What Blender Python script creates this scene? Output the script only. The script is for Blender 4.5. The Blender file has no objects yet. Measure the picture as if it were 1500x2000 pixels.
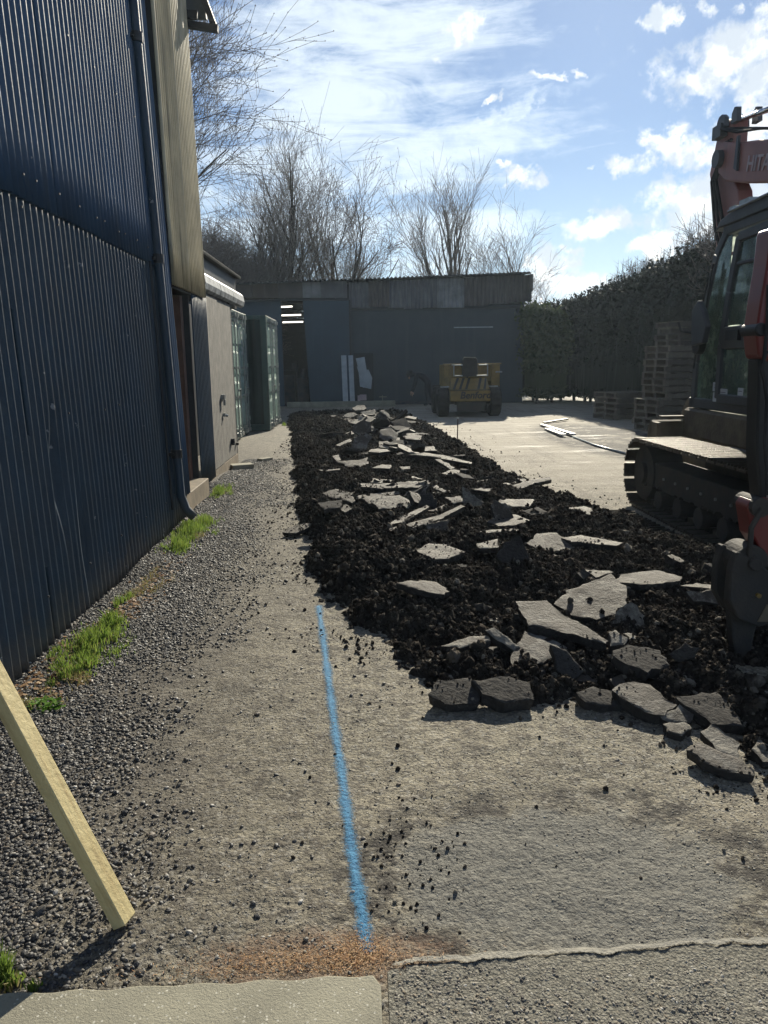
import bpy, bmesh, math, random
import numpy as np
from mathutils import Vector, Matrix, Euler
R_=math.radians
random.seed(7); RS=np.random.RandomState(11)
S=bpy.context.scene; COL=S.collection
# ------------------------------------------------------------------ camera
PF=1503.0; CH=1.6; YAW=R_(-1.7); PIT=R_(11.1); ROL=R_(0.8)
cF=Vector((math.sin(-YAW)*math.cos(PIT),math.cos(YAW)*math.cos(PIT),-math.sin(PIT)))
cR0=Vector((math.cos(YAW),math.sin(YAW),0)); cU0=cR0.cross(cF)
cU=cU0*math.cos(ROL)+cR0*math.sin(ROL); cR=cR0*math.cos(ROL)-cU0*math.sin(ROL)
cam=bpy.data.cameras.new('camera'); co=bpy.data.objects.new('camera',cam); COL.objects.link(co)
co.matrix_world=Matrix(((cR.x,cU.x,-cF.x,0),(cR.y,cU.y,-cF.y,0),(cR.z,cU.z,-cF.z,CH),(0,0,0,1)))
cam.sensor_fit='VERTICAL'; cam.sensor_height=24; cam.lens=24*PF/2000; cam.clip_end=2000; cam.clip_start=.05
S.camera=co
def ray(u,v): return cR*((u-750)/PF)+cU*(-(v-1000)/PF)+cF
def G(u,v,z=0.0):
    d=ray(u,v); t=(z-CH)/d.z; return Vector((d.x*t,d.y*t,z))
def AY(u,v,Y):
    d=ray(u,v); t=Y/d.y; return Vector((d.x*t,Y,CH+d.z*t))
def AX(u,v,X):
    d=ray(u,v); t=X/d.x; return Vector((X,d.y*t,CH+d.z*t))
# ------------------------------------------------------------------ light, exposure
SUN_EL=R_(28); SUN_AZ=R_(17)      # azimuth to the right of +Y
sd=Vector((math.sin(SUN_AZ)*math.cos(SUN_EL),math.cos(SUN_AZ)*math.cos(SUN_EL),math.sin(SUN_EL)))
sl=bpy.data.lights.new('sun','SUN'); sl.energy=5.0; sl.specular_factor=1; sl.angle=R_(.5); sl.color=(1,.92,.75)
so=bpy.data.objects.new('sun',sl); COL.objects.link(so); so.rotation_euler=sd.to_track_quat('Z','Y').to_euler()
S.view_settings.view_transform='Standard'; S.view_settings.look='None'; S.view_settings.exposure=0.62
S.view_settings.gamma=1; S.view_settings.use_curve_mapping=False
# ------------------------------------------------------------------ node helper
class NT:
    def __init__(s,nt): s.nt=nt; nt.nodes.clear()
    def n(s,t,ins=None,**kw):
        x=s.nt.nodes.new(t)
        for k,v in kw.items(): setattr(x,k,v)
        for k,v in (ins or {}).items():
            if hasattr(v,'is_output'): s.nt.links.new(v,x.inputs[k])
            else: x.inputs[k].default_value=v
        return x
    def m(s,op,a,b=None,c=None,clamp=False):
        x=s.n('ShaderNodeMath',operation=op); x.use_clamp=clamp
        for i,v in enumerate((a,b,c)):
            if v is None: continue
            if hasattr(v,'is_output'): s.nt.links.new(v,x.inputs[i])
            else: x.inputs[i].default_value=v
        return x.outputs[0]
    def vm(s,op,a,b=None):
        x=s.n('ShaderNodeVectorMath',operation=op)
        for i,v in enumerate((a,b)):
            if v is None: continue
            if hasattr(v,'is_output'): s.nt.links.new(v,x.inputs[i])
            else: x.inputs[i].default_value=v
        return x.outputs[0]
    def noise(s,vec,scale,detail=4,rough=.55,dist=0,out=0,dim='3D'):
        return s.n('ShaderNodeTexNoise',{'Vector':vec,'Scale':scale,'Detail':detail,'Roughness':rough,'Distortion':dist},noise_dimensions=dim).outputs[out]
    def step(s,v,lo,hi,a=0.,b=1.):
        return s.n('ShaderNodeMapRange',{'Value':v,'From Min':lo,'From Max':hi,'To Min':a,'To Max':b},interpolation_type='SMOOTHSTEP').outputs[0]
    def mix(s,f,a,b,bt='MIX'):
        x=s.n('ShaderNodeMix',data_type='RGBA',blend_type=bt)
        for k,v in ((0,f),(6,a),(7,b)):
            if hasattr(v,'is_output'): s.nt.links.new(v,x.inputs[k])
            else: x.inputs[k].default_value=(tuple(v)+(1,))[:4] if isinstance(v,(tuple,list)) else v
        return x.outputs[2]
# ------------------------------------------------------------------ world: sky and clouds
W=bpy.data.worlds.new('World'); S.world=W; W.use_nodes=True
t=NT(W.node_tree)
gen=t.n('ShaderNodeTexCoord').outputs['Generated']
sky=t.n('ShaderNodeTexSky',sky_type='NISHITA',sun_disc=False,sun_elevation=SUN_EL,sun_rotation=SUN_AZ,altitude=60,air_density=1.0,dust_density=.25,ozone_density=3.0)
sep=t.n('ShaderNodeSeparateXYZ',{0:gen})
dx,dy,dz=sep.outputs
az=t.m('ARCTAN2',dx,dy); el=t.m('ARCSINE',dz)
def azel(u,v):
    d=ray(u,v).normalized(); return math.atan2(d.x,d.y),math.asin(d.z)
ae=t.n('ShaderNodeCombineXYZ',{0:az,1:el,2:0.}).outputs[0]
wv=t.vm('SUBTRACT',t.noise(ae,7,6,.6,0,1),(.5,.5,.5)); ws=t.n('ShaderNodeSeparateXYZ',{0:wv}).outputs
wv2=t.vm('SUBTRACT',t.noise(ae,28,5,.6,0,1),(.5,.5,.5)); ws2=t.n('ShaderNodeSeparateXYZ',{0:wv2}).outputs
azw=t.m('ADD',az,t.m('ADD',t.m('MULTIPLY',ws[0],.10),t.m('MULTIPLY',ws2[0],.09))); elw=t.m('ADD',el,t.m('ADD',t.m('MULTIPLY',ws[1],.06),t.m('MULTIPLY',ws2[1],.06)))
def blob(u,v,ru,rv,rot=0):
    a,e=azel(u,v); ca,sa=math.cos(rot),math.sin(rot)
    x=t.m('SUBTRACT',azw,a); y=t.m('SUBTRACT',elw,e)
    X=t.m('ADD',t.m('MULTIPLY',x,ca),t.m('MULTIPLY',y,sa)); Y=t.m('SUBTRACT',t.m('MULTIPLY',y,ca),t.m('MULTIPLY',x,sa))
    X=t.m('DIVIDE',X,ru/PF); Y=t.m('DIVIDE',Y,rv/PF)
    r=t.m('SQRT',t.m('ADD',t.m('MULTIPLY',X,X),t.m('MULTIPLY',Y,Y)))
    return t.step(r,0.,1.6,1.,0.)
def vmax(l):
    r=l[0]
    for b in l[1:]: r=t.m('MAXIMUM',r,b)
    return r
# cumulus
cb=[blob(*a) for a in [(1440,125,125,65,.1),(1390,160,60,40),(1500,110,90,90),(1480,250,55,60),(1330,300,70,40,-.3),(1245,325,50,26),(1400,330,85,60,.6),(1350,400,90,50),(1450,400,120,80),
    (1170,437,90,38,.1),(1105,488,45,14),(1060,530,60,45),(1100,560,130,34),(1010,600,80,50),(1290,285,40,14),(965,325,22,9),(1000,345,50,28),(1300,480,60,30),(1240,560,90,20),
    (1080,130,42,10),(960,180,26,12),(1275,30,35,22),(1390,20,40,25),(900,60,60,26,.4),(1200,600,160,20)]]
cm=vmax(cb)
n1=t.noise(ae,16,8,.62,.2); n2=t.noise(ae,50,6,.6,.1)
cd=t.m('ADD',t.m('MULTIPLY',cm,1.15),t.m('MULTIPLY',t.m('SUBTRACT',n1,.5),2.1)); cd=t.m('ADD',cd,t.m('MULTIPLY',t.m('SUBTRACT',n2,.5),1.5))
# random small clouds over the rest of the sky
far=t.step(t.noise(ae,3.1,7,.6,.2),.6,.75)
outm=t.step(t.m('ABSOLUTE',t.m('SUBTRACT',az,.03)),.75,1.0)
cd=t.m('MAXIMUM',t.step(cd,.30,1.10),t.m('MULTIPLY',far,outm))
# shade inside the clouds: thick cores a little greyer
ae2=t.vm('ADD',ae,(0.006,.016,0))
n1b=t.noise(ae2,16,8,.62,.2)
shade=t.step(t.m('SUBTRACT',n1b,n1),-.10,.10,0.,1.)
# cirrus
plane=t.n('ShaderNodeCombineXYZ',{0:t.m('DIVIDE',dx,t.m('ADD',dz,.12)),1:t.m('DIVIDE',dy,t.m('ADD',dz,.12)),2:0.}).outputs[0]
rotn=t.n('ShaderNodeMapping',{'Vector':ae,'Rotation':(0,0,R_(-24)),'Scale':(2.0,13,1)}).outputs[0]
rot2=t.n('ShaderNodeMapping',{'Vector':ae,'Rotation':(0,0,R_(-38)),'Scale':(3.0,10,1)}).outputs[0]
c1=t.noise(rotn,1.7,8,.62,.9); c2=t.noise(rot2,2.2,9,.68,1.3)
reg=vmax([blob(*a) for a in [(660,160,330,190,.25),(820,330,300,110,.35),(560,380,260,170),(700,40,330,120),(900,470,160,80,.3)]])
side=t.m('MULTIPLY',t.step(t.noise(ae,1.4,3,.5),.42,.62),t.step(t.m('ABSOLUTE',az),.55,.9,0,.8))
reg=t.m('MAXIMUM',reg,side)
ci=t.m('ADD',t.m('MULTIPLY',c1,.55),t.m('MULTIPLY',c2,.45))
ci=t.m('ADD',ci,t.m('MULTIPLY',reg,.29)); ci=t.m('MULTIPLY',t.step(ci,.57,.84),.74)
streak=vmax([blob(950,236,170,14,.34),blob(1030,205,80,9,.42),blob(840,290,150,12,.3),blob(1190,560,260,7,.33),blob(700,130,190,22,.6)])
ci=t.m('MAXIMUM',ci,t.m('MULTIPLY',t.m('MULTIPLY',streak,t.step(c2,.3,.62)),.75))
skyc=t.mix(ci,t.mix(1.,sky.outputs[0],(.56,.67,.80),'MULTIPLY'),(10.3,11.4,12.2))
hz=t.step(el,-.02,.30,.5,0.)
skyc=t.mix(hz,skyc,(8.5,10.4,12.0))
cumc=t.mix(shade,(7.2,8.0,9.0),(12.6,12.8,12.7))
skyc=t.mix(cd,skyc,cumc)
bgn=t.n('ShaderNodeBackground',{'Color':skyc,'Strength':.065})
t.n('ShaderNodeOutputWorld',{'Surface':bgn.outputs[0]})
# ------------------------------------------------------------------ materials
def mat(name,col,col2=None,rough=.6,metal=0.,ns=6.,detail=5,amount=1.,bump=0.,bs=60.,rvar=.0,spec=.5,streak=None,chips=None,world=False,coat=0,randv=0.,dark=None):
    M=bpy.data.materials.new(name); M.use_nodes=True; t=NT(M.node_tree)
    if world: vec=t.n('ShaderNodeNewGeometry').outputs['Position']
    else: vec=t.n('ShaderNodeTexCoord').outputs['Object']
    c=tuple(col)+(1,)
    nz=t.noise(vec,ns,detail,.6)
    C=t.mix(t.step(nz,.3,.7,0,amount),col,col2 or tuple(x*.7 for x in col))
    if streak:
        sv=t.n('ShaderNodeMapping',{'Vector':vec,'Scale':(streak[1],streak[1],streak[1]*.06)}).outputs[0]
        C=t.mix(t.m('MULTIPLY',t.step(t.noise(sv,1.,5,.6),.5,.75),streak[2]),C,streak[0])
    if name=='blue_paint_low':
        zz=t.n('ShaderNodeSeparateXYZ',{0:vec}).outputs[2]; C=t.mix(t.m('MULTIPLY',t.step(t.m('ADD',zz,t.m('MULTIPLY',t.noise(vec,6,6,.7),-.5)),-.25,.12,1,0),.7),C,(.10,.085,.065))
    if chips: # (colour, scale, threshold)
        cn=t.noise(vec,chips[1],6,.65); C=t.mix(t.step(cn,chips[2],chips[2]+.02),C,chips[0])
    if randv:
        rnd=t.n('ShaderNodeObjectInfo').outputs['Random']
        C=t.mix(1.,C,t.n('ShaderNodeCombineColor',{0:t.m('MULTIPLY_ADD',rnd,randv,1-randv/2),1:t.m('MULTIPLY_ADD',rnd,randv,1-randv/2),2:t.m('MULTIPLY_ADD',rnd,randv*.9,1-randv/2)}).outputs[0],'MULTIPLY')
    b=t.n('ShaderNodeBsdfPrincipled',{'Base Color':C,'Roughness':rough,'Metallic':metal,'Specular IOR Level':spec,'Coat Weight':coat,'Coat Roughness':.15})
    if rvar: t.nt.links.new(t.m('ADD',t.m('MULTIPLY',t.m('SUBTRACT',t.noise(vec,ns*2.3,4),.5),rvar*2),rough,clamp=True),b.inputs['Roughness'])
    if bump:
        bn=t.n('ShaderNodeBump',{'Height':t.noise(vec,bs,5,.6),'Strength':min(bump,1.),'Distance':.012*max(bump,1)})
        t.nt.links.new(bn.outputs[0],b.inputs['Normal'])
    t.n('ShaderNodeOutputMaterial',{'Surface':b.outputs[0]})
    return M
M={}
M['blue_paint']=mat('blue_paint',(.010,.065,.150),(.007,.045,.105),rough=.60,ns=2.,rvar=.10,bump=.25,bs=25,spec=1.,streak=((.05,.06,.06),14,.35),chips=((.25,.27,.28),9,.715))  # same barn blue, lightened to carry the glare on the upper sheets
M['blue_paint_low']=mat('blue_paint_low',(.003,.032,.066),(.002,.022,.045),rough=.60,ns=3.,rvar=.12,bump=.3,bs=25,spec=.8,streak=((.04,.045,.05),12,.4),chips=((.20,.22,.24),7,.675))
M['olive']=mat('olive_sheet',(.62,.54,.36),(.44,.38,.25),rough=.42,ns=3,bump=.2,bs=30,streak=((.07,.065,.04),10,.7),chips=((.35,.34,.28),20,.70))
M['dark_trim']=mat('dark_trim',(.012,.014,.018),(.02,.022,.026),rough=.5,ns=8)
M['soffit']=mat('soffit',(.16,.19,.21),(.10,.12,.14),rough=.6,ns=5)
M['ply']=mat('weathered_plywood',(.19,.18,.16),(.11,.105,.095),rough=.8,ns=7,bump=.4,bs=40,streak=((.30,.27,.22),22,.6))
M['fascia']=mat('white_fascia',(.36,.39,.41),(.11,.12,.13),rough=.6,ns=6)  # weathered white, patchy shadows put in as strong dark colour noise
M['rtimber']=mat('red_timber',(.16,.075,.05),(.10,.05,.035),rough=.7,streak=((.05,.03,.02),20,.6))
M['timber']=mat('new_timber',(.62,.52,.27),(.50,.40,.19),rough=.62,ns=4,bump=.3,bs=60,streak=((.36,.25,.11),60,.75),chips=((.26,.14,.06),11,.70))
M['step']=mat('timber_step',(.24,.19,.13),(.15,.12,.08),rough=.8,bump=.4,bs=40)
M['contgreen']=mat('container_green',(.40,.52,.46),(.26,.38,.33),rough=.48,ns=3,rvar=.1,bump=.15,bs=20,streak=((.10,.10,.07),9,.5),chips=((.20,.08,.04),11,.72))  # container green paled to carry the sun on the doors
M['contmid']=mat('container_frame',(.06,.11,.10),(.04,.08,.07),rough=.45,ns=3,streak=((.10,.08,.06),9,.4))  # same green, shade put into the colour of the frame
M['contdark']=mat('container_dark',(.018,.045,.04),(.012,.03,.03),rough=.5,ns=3,streak=((.05,.03,.02),9,.4))  # same green, darkened to carry the shade on the long sides
M['galv']=mat('galvanised',(.36,.38,.38),(.24,.25,.25),rough=.4,metal=.7,ns=12)
M['steel']=mat('chrome_rod',(.75,.75,.76),(.6,.6,.62),rough=.15,metal=1,ns=12)
M['white']=mat('white_board',(.42,.46,.48),(.30,.33,.35),rough=.6,ns=4)
M['shedroof']=mat('shed_roof',(.07,.07,.065),(.04,.04,.04),rough=.8,ns=3,bump=.3)
M['cladbrown']=mat('brown_cladding',(.10,.075,.055),(.07,.055,.045),rough=.75,ns=2,streak=((.18,.14,.11),7,.5))
M['cladgrey']=mat('grey_cladding',(.13,.13,.135),(.09,.09,.095),rough=.7,ns=2,streak=((.22,.22,.22),7,.5))
M['cladpale']=mat('pale_cladding',(.25,.25,.25),(.14,.14,.14),rough=.7,ns=2,streak=((.08,.08,.08),7,.6))
M['cladmid']=mat('mid_cladding',(.105,.085,.075),(.075,.065,.06),rough=.72,ns=2,streak=((.17,.15,.14),7,.6))
M['shedwall']=mat('shed_wall',(.058,.072,.082),(.046,.058,.068),rough=.7,ns=1.2,streak=((.075,.09,.10),4,.5),bump=.1)
M['shedblue']=mat('shed_blue_door',(.018,.050,.080),(.014,.04,.065),rough=.5,ns=2,chips=((.15,.17,.19),8,.73),streak=((.03,.07,.10),5,.4))
M['interior']=mat('shed_interior',(.02,.018,.018),(.035,.03,.028),rough=.9)
M['junk']=mat('stored_goods',(.11,.09,.09),(.05,.06,.07),rough=.8,ns=5)
M['sleeper']=mat('sleeper_timber',(.30,.29,.22),(.20,.19,.15),rough=.85,ns=4,bump=.3)
M['yellow']=mat('dumper_yellow',(.26,.17,.04),(.17,.11,.03),rough=.5,ns=5,chips=((.08,.06,.05),14,.68),streak=((.15,.10,.05),9,.4))
M['black']=mat('black_paint',(.012,.012,.013),(.02,.02,.02),rough=.5,ns=9)
M['rubber']=mat('rubber',(.014,.014,.015),(.03,.028,.025),rough=.85,ns=9,bump=.4)
M['red']=mat('machine_red',(.22,.030,.024),(.17,.022,.018),rough=.38,ns=3,streak=((.16,.07,.05),9,.35),chips=((.07,.05,.04),14,.73),coat=.2)
M['boomred']=mat('boom_red',(.36,.155,.13),(.28,.12,.11),rough=.5,ns=3,streak=((.16,.10,.09),9,.5))  # machine red paled, glare on boom and dipper put into the colour
M['machgrey']=mat('machine_grey',(.07,.074,.08),(.05,.053,.058),rough=.5,ns=5,bump=.15)
M['dirty']=mat('muddy_steel',(.17,.135,.085),(.10,.08,.055),rough=.75,ns=6,bump=.4,bs=40)
M['track']=mat('track_steel',(.095,.08,.062),(.055,.047,.04),rough=.42,metal=.55,ns=11,bump=.5,bs=50,rvar=.2)
M['undercarriage']=mat('undercarriage',(.035,.033,.03),(.055,.045,.035),rough=.8,ns=6,bump=.5)
M['decal']=mat('decal_pale',(.50,.38,.38),(.42,.32,.32),rough=.5)
M['sticker']=mat('sticker_white',(.62,.63,.66),(.55,.56,.58),rough=.6)
M['ink']=mat('ink',(.03,.03,.04),rough=.6)
M['refl_white']=mat('reflective_white',(.75,.75,.75),rough=.3)
M['refl_red']=mat('reflective_red',(.80,.06,.03),(.7,.05,.03),rough=.3)
M['pallet']=mat('pallet_wood',(.17,.145,.12),(.105,.09,.078),rough=.85,ns=5,bump=.2,randv=.7)
M['palletend']=M['pallet']
M['stake']=mat('stake_steel',(.10,.05,.035),(.06,.03,.02),rough=.7)
M['skin']=mat('skin',(.42,.26,.19),rough=.6); M['cloth']=mat('dark_jacket',(.018,.022,.03),(.03,.035,.045),rough=.9); M['jeans']=mat('dark_trousers',(.035,.045,.06),rough=.9)
M['bark']=mat('bark',(.085,.07,.055),(.045,.037,.03),rough=.9,ns=3,bump=.4,world=True)
M['twig']=mat('twig',(.20,.165,.14),(.13,.105,.09),rough=.85,ns=2,world=True)
M['plastic']=mat('plastic_sheet',(.32,.37,.40),(.16,.18,.20),rough=.35,ns=8)
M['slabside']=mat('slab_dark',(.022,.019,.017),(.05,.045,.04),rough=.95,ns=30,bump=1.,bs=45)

def leafmat(name,c1,c2,tr=.35):
    m=bpy.data.materials.new(name); m.use_nodes=True; t=NT(m.node_tree)
    pos=t.n('ShaderNodeNewGeometry').outputs['Position']
    rp=t.n('ShaderNodeNewGeometry').outputs['Random Per Island']
    C=t.mix(rp,c1,c2)
    a=t.n('ShaderNodeBsdfPrincipled',{'Base Color':C,'Roughness':.6,'Specular IOR Level':.3})
    b=t.n('ShaderNodeBsdfTranslucent',{'Color':C})
    x=t.n('ShaderNodeMixShader',{0:tr,1:a.outputs[0],2:b.outputs[0]})
    t.n('ShaderNodeOutputMaterial',{'Surface':x.outputs[0]}); return m
M['grass']=leafmat('grass_blades',(.10,.18,.03),(.25,.32,.07),.5)
M['grassdry']=leafmat('dry_grass',(.32,.27,.13),(.20,.19,.07),.4)
M['weed']=leafmat('weed_leaf',(.09,.22,.02),(.16,.32,.03),.5)
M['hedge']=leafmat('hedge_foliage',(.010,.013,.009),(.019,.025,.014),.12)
M['ivy']=leafmat('ivy_foliage',(.03,.05,.018),(.10,.12,.05),.2)
M['dead']=leafmat('dead_leaf',(.20,.09,.04),(.38,.26,.14),.25)
M['hay']=leafmat('cut_straw',(.30,.13,.05),(.55,.36,.17),.2)

def glassmat(nm='dusty_glass',lo=.16,hi=.46):
    m=bpy.data.materials.new(nm); m.use_nodes=True; t=NT(m.node_tree)
    vec=t.n('ShaderNodeTexCoord').outputs['Object']
    d=t.noise(vec,9,7,.7)
    tr=t.n('ShaderNodeBsdfTransparent',{'Color':(.86,.93,.90,1)})
    tl=t.n('ShaderNodeBsdfTranslucent',{'Color':(.72,.85,.74,1)})
    df=t.n('ShaderNodeBsdfDiffuse',{'Color':(.35,.42,.38,1)})
    gl=t.n('ShaderNodeBsdfGlossy',{'Color':(.8,.9,.9,1),'Roughness':.06})
    du=t.n('ShaderNodeMixShader',{0:.35,1:tl.outputs[0],2:df.outputs[0]})
    a=t.n('ShaderNodeMixShader',{0:t.step(d,.3,.7,lo,hi),1:tr.outputs[0],2:du.outputs[0]})
    b=t.n('ShaderNodeMixShader',{0:t.n('ShaderNodeFresnel',{'IOR':1.45}).outputs[0],1:a.outputs[0],2:gl.outputs[0]})
    t.n('ShaderNodeOutputMaterial',{'Surface':b.outputs[0]}); return m
M['glass']=glassmat(); M['dirtyglass']=glassmat('muddy_glass',.35,.8)

# ground material: zones in world metres
def groundmat(name,base_only=False):
    m=bpy.data.materials.new(name); m.use_nodes=True; t=NT(m.node_tree)
    pos=t.n('ShaderNodeNewGeometry').outputs['Position']
    s=t.n('ShaderNodeSeparateXYZ',{0:pos}); X,Y,Z=s.outputs
    big=t.noise(pos,.9,5,.6); mid=t.noise(pos,4.5,5,.6); fine=t.noise(pos,60,4,.65); gr=t.noise(pos,170,3,.7)
    vor=t.n('ShaderNodeTexVoronoi',{'Vector':pos,'Scale':75.},feature='F1')
    vc=t.n('ShaderNodeSeparateColor',{0:vor.outputs['Color']}).outputs[0]
    # concrete / worn tarmac with stones showing
    con=t.mix(t.step(mid,.3,.7),(.34,.308,.232),(.185,.167,.128))
    con=t.mix(t.step(big,.42,.62,0,.6),con,(.33,.295,.225))
    mott=t.noise(pos,13,6,.75)
    con=t.mix(t.step(mott,.50,.60,0,.8),con,(.095,.082,.067))
    stain=t.noise(pos,1.7,7,.7,.5); con=t.mix(t.step(stain,.56,.68,0,.45),con,(.10,.09,.075))
    wv=t.vm('ADD',pos,t.vm('MULTIPLY',t.vm('SUBTRACT',t.noise(pos,3,5,.65,0,1),(.5,.5,.5)),(.5,.5,.5)))
    ck=t.n('ShaderNodeTexVoronoi',{'Vector':wv,'Scale':.75},feature='DISTANCE_TO_EDGE').outputs['Distance']
    con=t.mix(t.m('MULTIPLY',t.step(ck,.002,.009,1,0),t.step(t.noise(pos,1.1,3),.42,.55,0,.8)),con,(.05,.043,.036))
    con=t.mix(t.m('MULTIPLY',t.step(vc,.70,.9),.55),con,(.42,.40,.35))
    con=t.mix(t.m('MULTIPLY',t.step(fine,.50,.62),.75),con,(.085,.075,.064))
    # dark gravelly dirt to the left near the wall
    dirt=t.mix(t.step(fine,.35,.65),(.105,.092,.078),(.045,.040,.036))
    dirt=t.mix(t.m('MULTIPLY',t.step(vc,.6,.95),.5),dirt,(.20,.185,.165))
    wob=t.m('ADD',X,t.m('MULTIPLY',t.m('SUBTRACT',t.noise(pos,1.6,6,.65),.5),1.3))
    edge=t.m('SUBTRACT',wob,t.m('MULTIPLY',Y,-.045))      # mixes from the wall to the middle of the lane
    gz=t.step(edge,-1.5,.25,1.,0.); gz=t.m('MULTIPLY',gz,t.step(Y,9.,16.,1.,.35))
    C=t.mix(gz,con,dirt)
    # far yard paler and smoother
    fy=t.m('MULTIPLY',t.step(Y,7.,12.),t.step(X,.9,1.6))
    stv=t.n('ShaderNodeMapping',{'Vector':pos,'Scale':(.6,2.2,1)}).outputs[0]
    yard=t.mix(t.step(t.noise(stv,1.2,7,.65,.6),.35,.7),(.40,.36,.29),(.26,.23,.185))
    C=t.mix(t.m('MULTIPLY',fy,.8),C,yard)
    tw=t.n('ShaderNodeMapping',{'Vector':pos,'Rotation':(0,0,R_(6)),'Scale':(5.5,.35,1)}).outputs[0]
    C=t.mix(t.step(t.noise(tw,1.,4,.6),.54,.64,0,.35),C,(.12,.105,.085))
    # mud patch by the pallets
    mx=t.m('DIVIDE',t.m('SUBTRACT',X,5.0),1.35); my=t.m('DIVIDE',t.m('SUBTRACT',Y,15.3),4.2)
    mr=t.m('SQRT',t.m('ADD',t.m('MULTIPLY',mx,mx),t.m('MULTIPLY',my,my)))
    mud=t.m('MULTIPLY',t.step(mr,.75,1.1,1,0),t.step(t.noise(pos,2.6,7,.7,.8),.36,.5))
    C=t.mix(mud,C,(.045,.04,.036))
    # soil spill around the dug strip
    sp=t.step(t.noise(pos,2.4,7,.75),.56,.66)
    spm=t.m('MULTIPLY',t.m('MULTIPLY',sp,t.step(Y,2.2,3.2)),t.m('MULTIPLY',t.step(Y,4.2,6.,1,0),t.step(X,.0,.5)))
    C=t.mix(t.m('MULTIPLY',spm,.55),C,(.05,.042,.035))
    # damp dark patch in the foreground right
    px=t.m('DIVIDE',t.m('SUBTRACT',X,.62),.62); py=t.m('DIVIDE',t.m('SUBTRACT',Y,2.15),.42)
    pr=t.m('ADD',t.m('SQRT',t.m('ADD',t.m('MULTIPLY',px,px),t.m('MULTIPLY',py,py))),t.m('MULTIPLY',t.m('SUBTRACT',mid,.5),1.1))
    pm=t.step(pr,.72,1.0,1,0)
    C=t.mix(t.m('MULTIPLY',pm,.92),C,t.mix(t.step(fine,.42,.6),(.205,.20,.178),(.13,.127,.115)))
    ringm=t.m('MULTIPLY',t.step(pr,.86,.98),t.step(pr,1.0,1.3,1,0))
    C=t.mix(t.m('MULTIPLY',ringm,t.step(t.noise(pos,6,7,.75),.42,.55)),C,(.045,.04,.035))
    # rusty brown sweepings by the kerb
    bx=t.m('DIVIDE',t.m('SUBTRACT',X,-.12),.38); by=t.m('DIVIDE',t.m('SUBTRACT',Y,1.83),.13)
    br=t.m('ADD',t.m('SQRT',t.m('ADD',t.m('MULTIPLY',bx,bx),t.m('MULTIPLY',by,by))),t.m('MULTIPLY',t.m('SUBTRACT',t.noise(pos,20,5,.7),.5),1.2))
    C=t.mix(t.m('MULTIPLY',t.step(br,.6,1.15,1,0),.5),C,(.19,.105,.06))
    wet=t.m('MULTIPLY',t.step(t.noise(stv,.9,5,.6),.55,.68),fy)
    ro=t.m('SUBTRACT',.84,t.m('MULTIPLY',wet,.2))
    h=t.m('ADD',t.m('MULTIPLY',fine,.6),t.m('MULTIPLY',gr,.25)); h=t.m('ADD',h,t.m('MULTIPLY',t.m('SUBTRACT',1.,vor.outputs['Distance']),.25))
    h=t.m('ADD',h,t.m('MULTIPLY',mid,1.5)); h=t.m('ADD',h,t.m('MULTIPLY',mott,1.8))
    bp=t.n('ShaderNodeBump',{'Height':h,'Strength':t.step(Y,6.,20.,.9,.5),'Distance':.022})
    b=t.n('ShaderNodeBsdfPrincipled',{'Base Color':C,'Roughness':ro,'Specular IOR Level':.35,'Normal':bp.outputs[0]})
    t.n('ShaderNodeOutputMaterial',{'Surface':b.outputs[0]}); return m
M['ground']=groundmat('yard_ground')
def simplemat(name,f):
    m=bpy.data.materials.new(name); m.use_nodes=True; t=NT(m.node_tree); pos=t.n('ShaderNodeNewGeometry').outputs['Position']; f(t,pos); return m
def f_asph(t,pos):
    v=t.n('ShaderNodeTexVoronoi',{'Vector':pos,'Scale':120.},feature='F1'); vc=t.n('ShaderNodeSeparateColor',{0:v.outputs['Color']}).outputs[0]
    C=t.mix(t.step(vc,.1,.9),(.20,.19,.16),(.33,.315,.265)); C=t.mix(t.step(v.outputs['Distance'],.4,.75,0,.6),C,(.07,.065,.055))
    C=t.mix(t.step(t.noise(pos,2.5,5),.35,.65,0,.4),C,(.24,.225,.18))
    h=t.m('ADD',t.m('MULTIPLY',t.m('SUBTRACT',1.,v.outputs['Distance']),.5),t.m('MULTIPLY',t.noise(pos,75,5,.7),1.2))
    bp=t.n('ShaderNodeBump',{'Height':h,'Strength':1.,'Distance':.014})
    b=t.n('ShaderNodeBsdfPrincipled',{'Base Color':C,'Roughness':.85,'Normal':bp.outputs[0],'Specular IOR Level':.35}); t.n('ShaderNodeOutputMaterial',{'Surface':b.outputs[0]})
M['asphalt']=simplemat('coarse_asphalt',f_asph)
def f_kerb(t,pos):
    v=t.n('ShaderNodeTexVoronoi',{'Vector':pos,'Scale':110.}); vc=t.n('ShaderNodeSeparateColor',{0:v.outputs['Color']}).outputs[0]
    C=t.mix(t.step(t.noise(pos,5,5),.3,.7),(.33,.31,.235),(.25,.235,.18)); C=t.mix(t.m('MULTIPLY',t.step(vc,.82,.9),t.step(v.outputs['Distance'],.25,.4,1,0)),C,(.55,.53,.45))
    C=t.mix(t.step(t.noise(pos,90,4),.6,.7,0,.6),C,(.13,.12,.09))
    bp=t.n('ShaderNodeBump',{'Height':t.noise(pos,160,4,.7),'Strength':.7,'Distance':.006})
    b=t.n('ShaderNodeBsdfPrincipled',{'Base Color':C,'Roughness':.85,'Normal':bp.outputs[0]}); t.n('ShaderNodeOutputMaterial',{'Surface':b.outputs[0]})
M['kerb']=simplemat('kerb_concrete',f_kerb)
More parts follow.
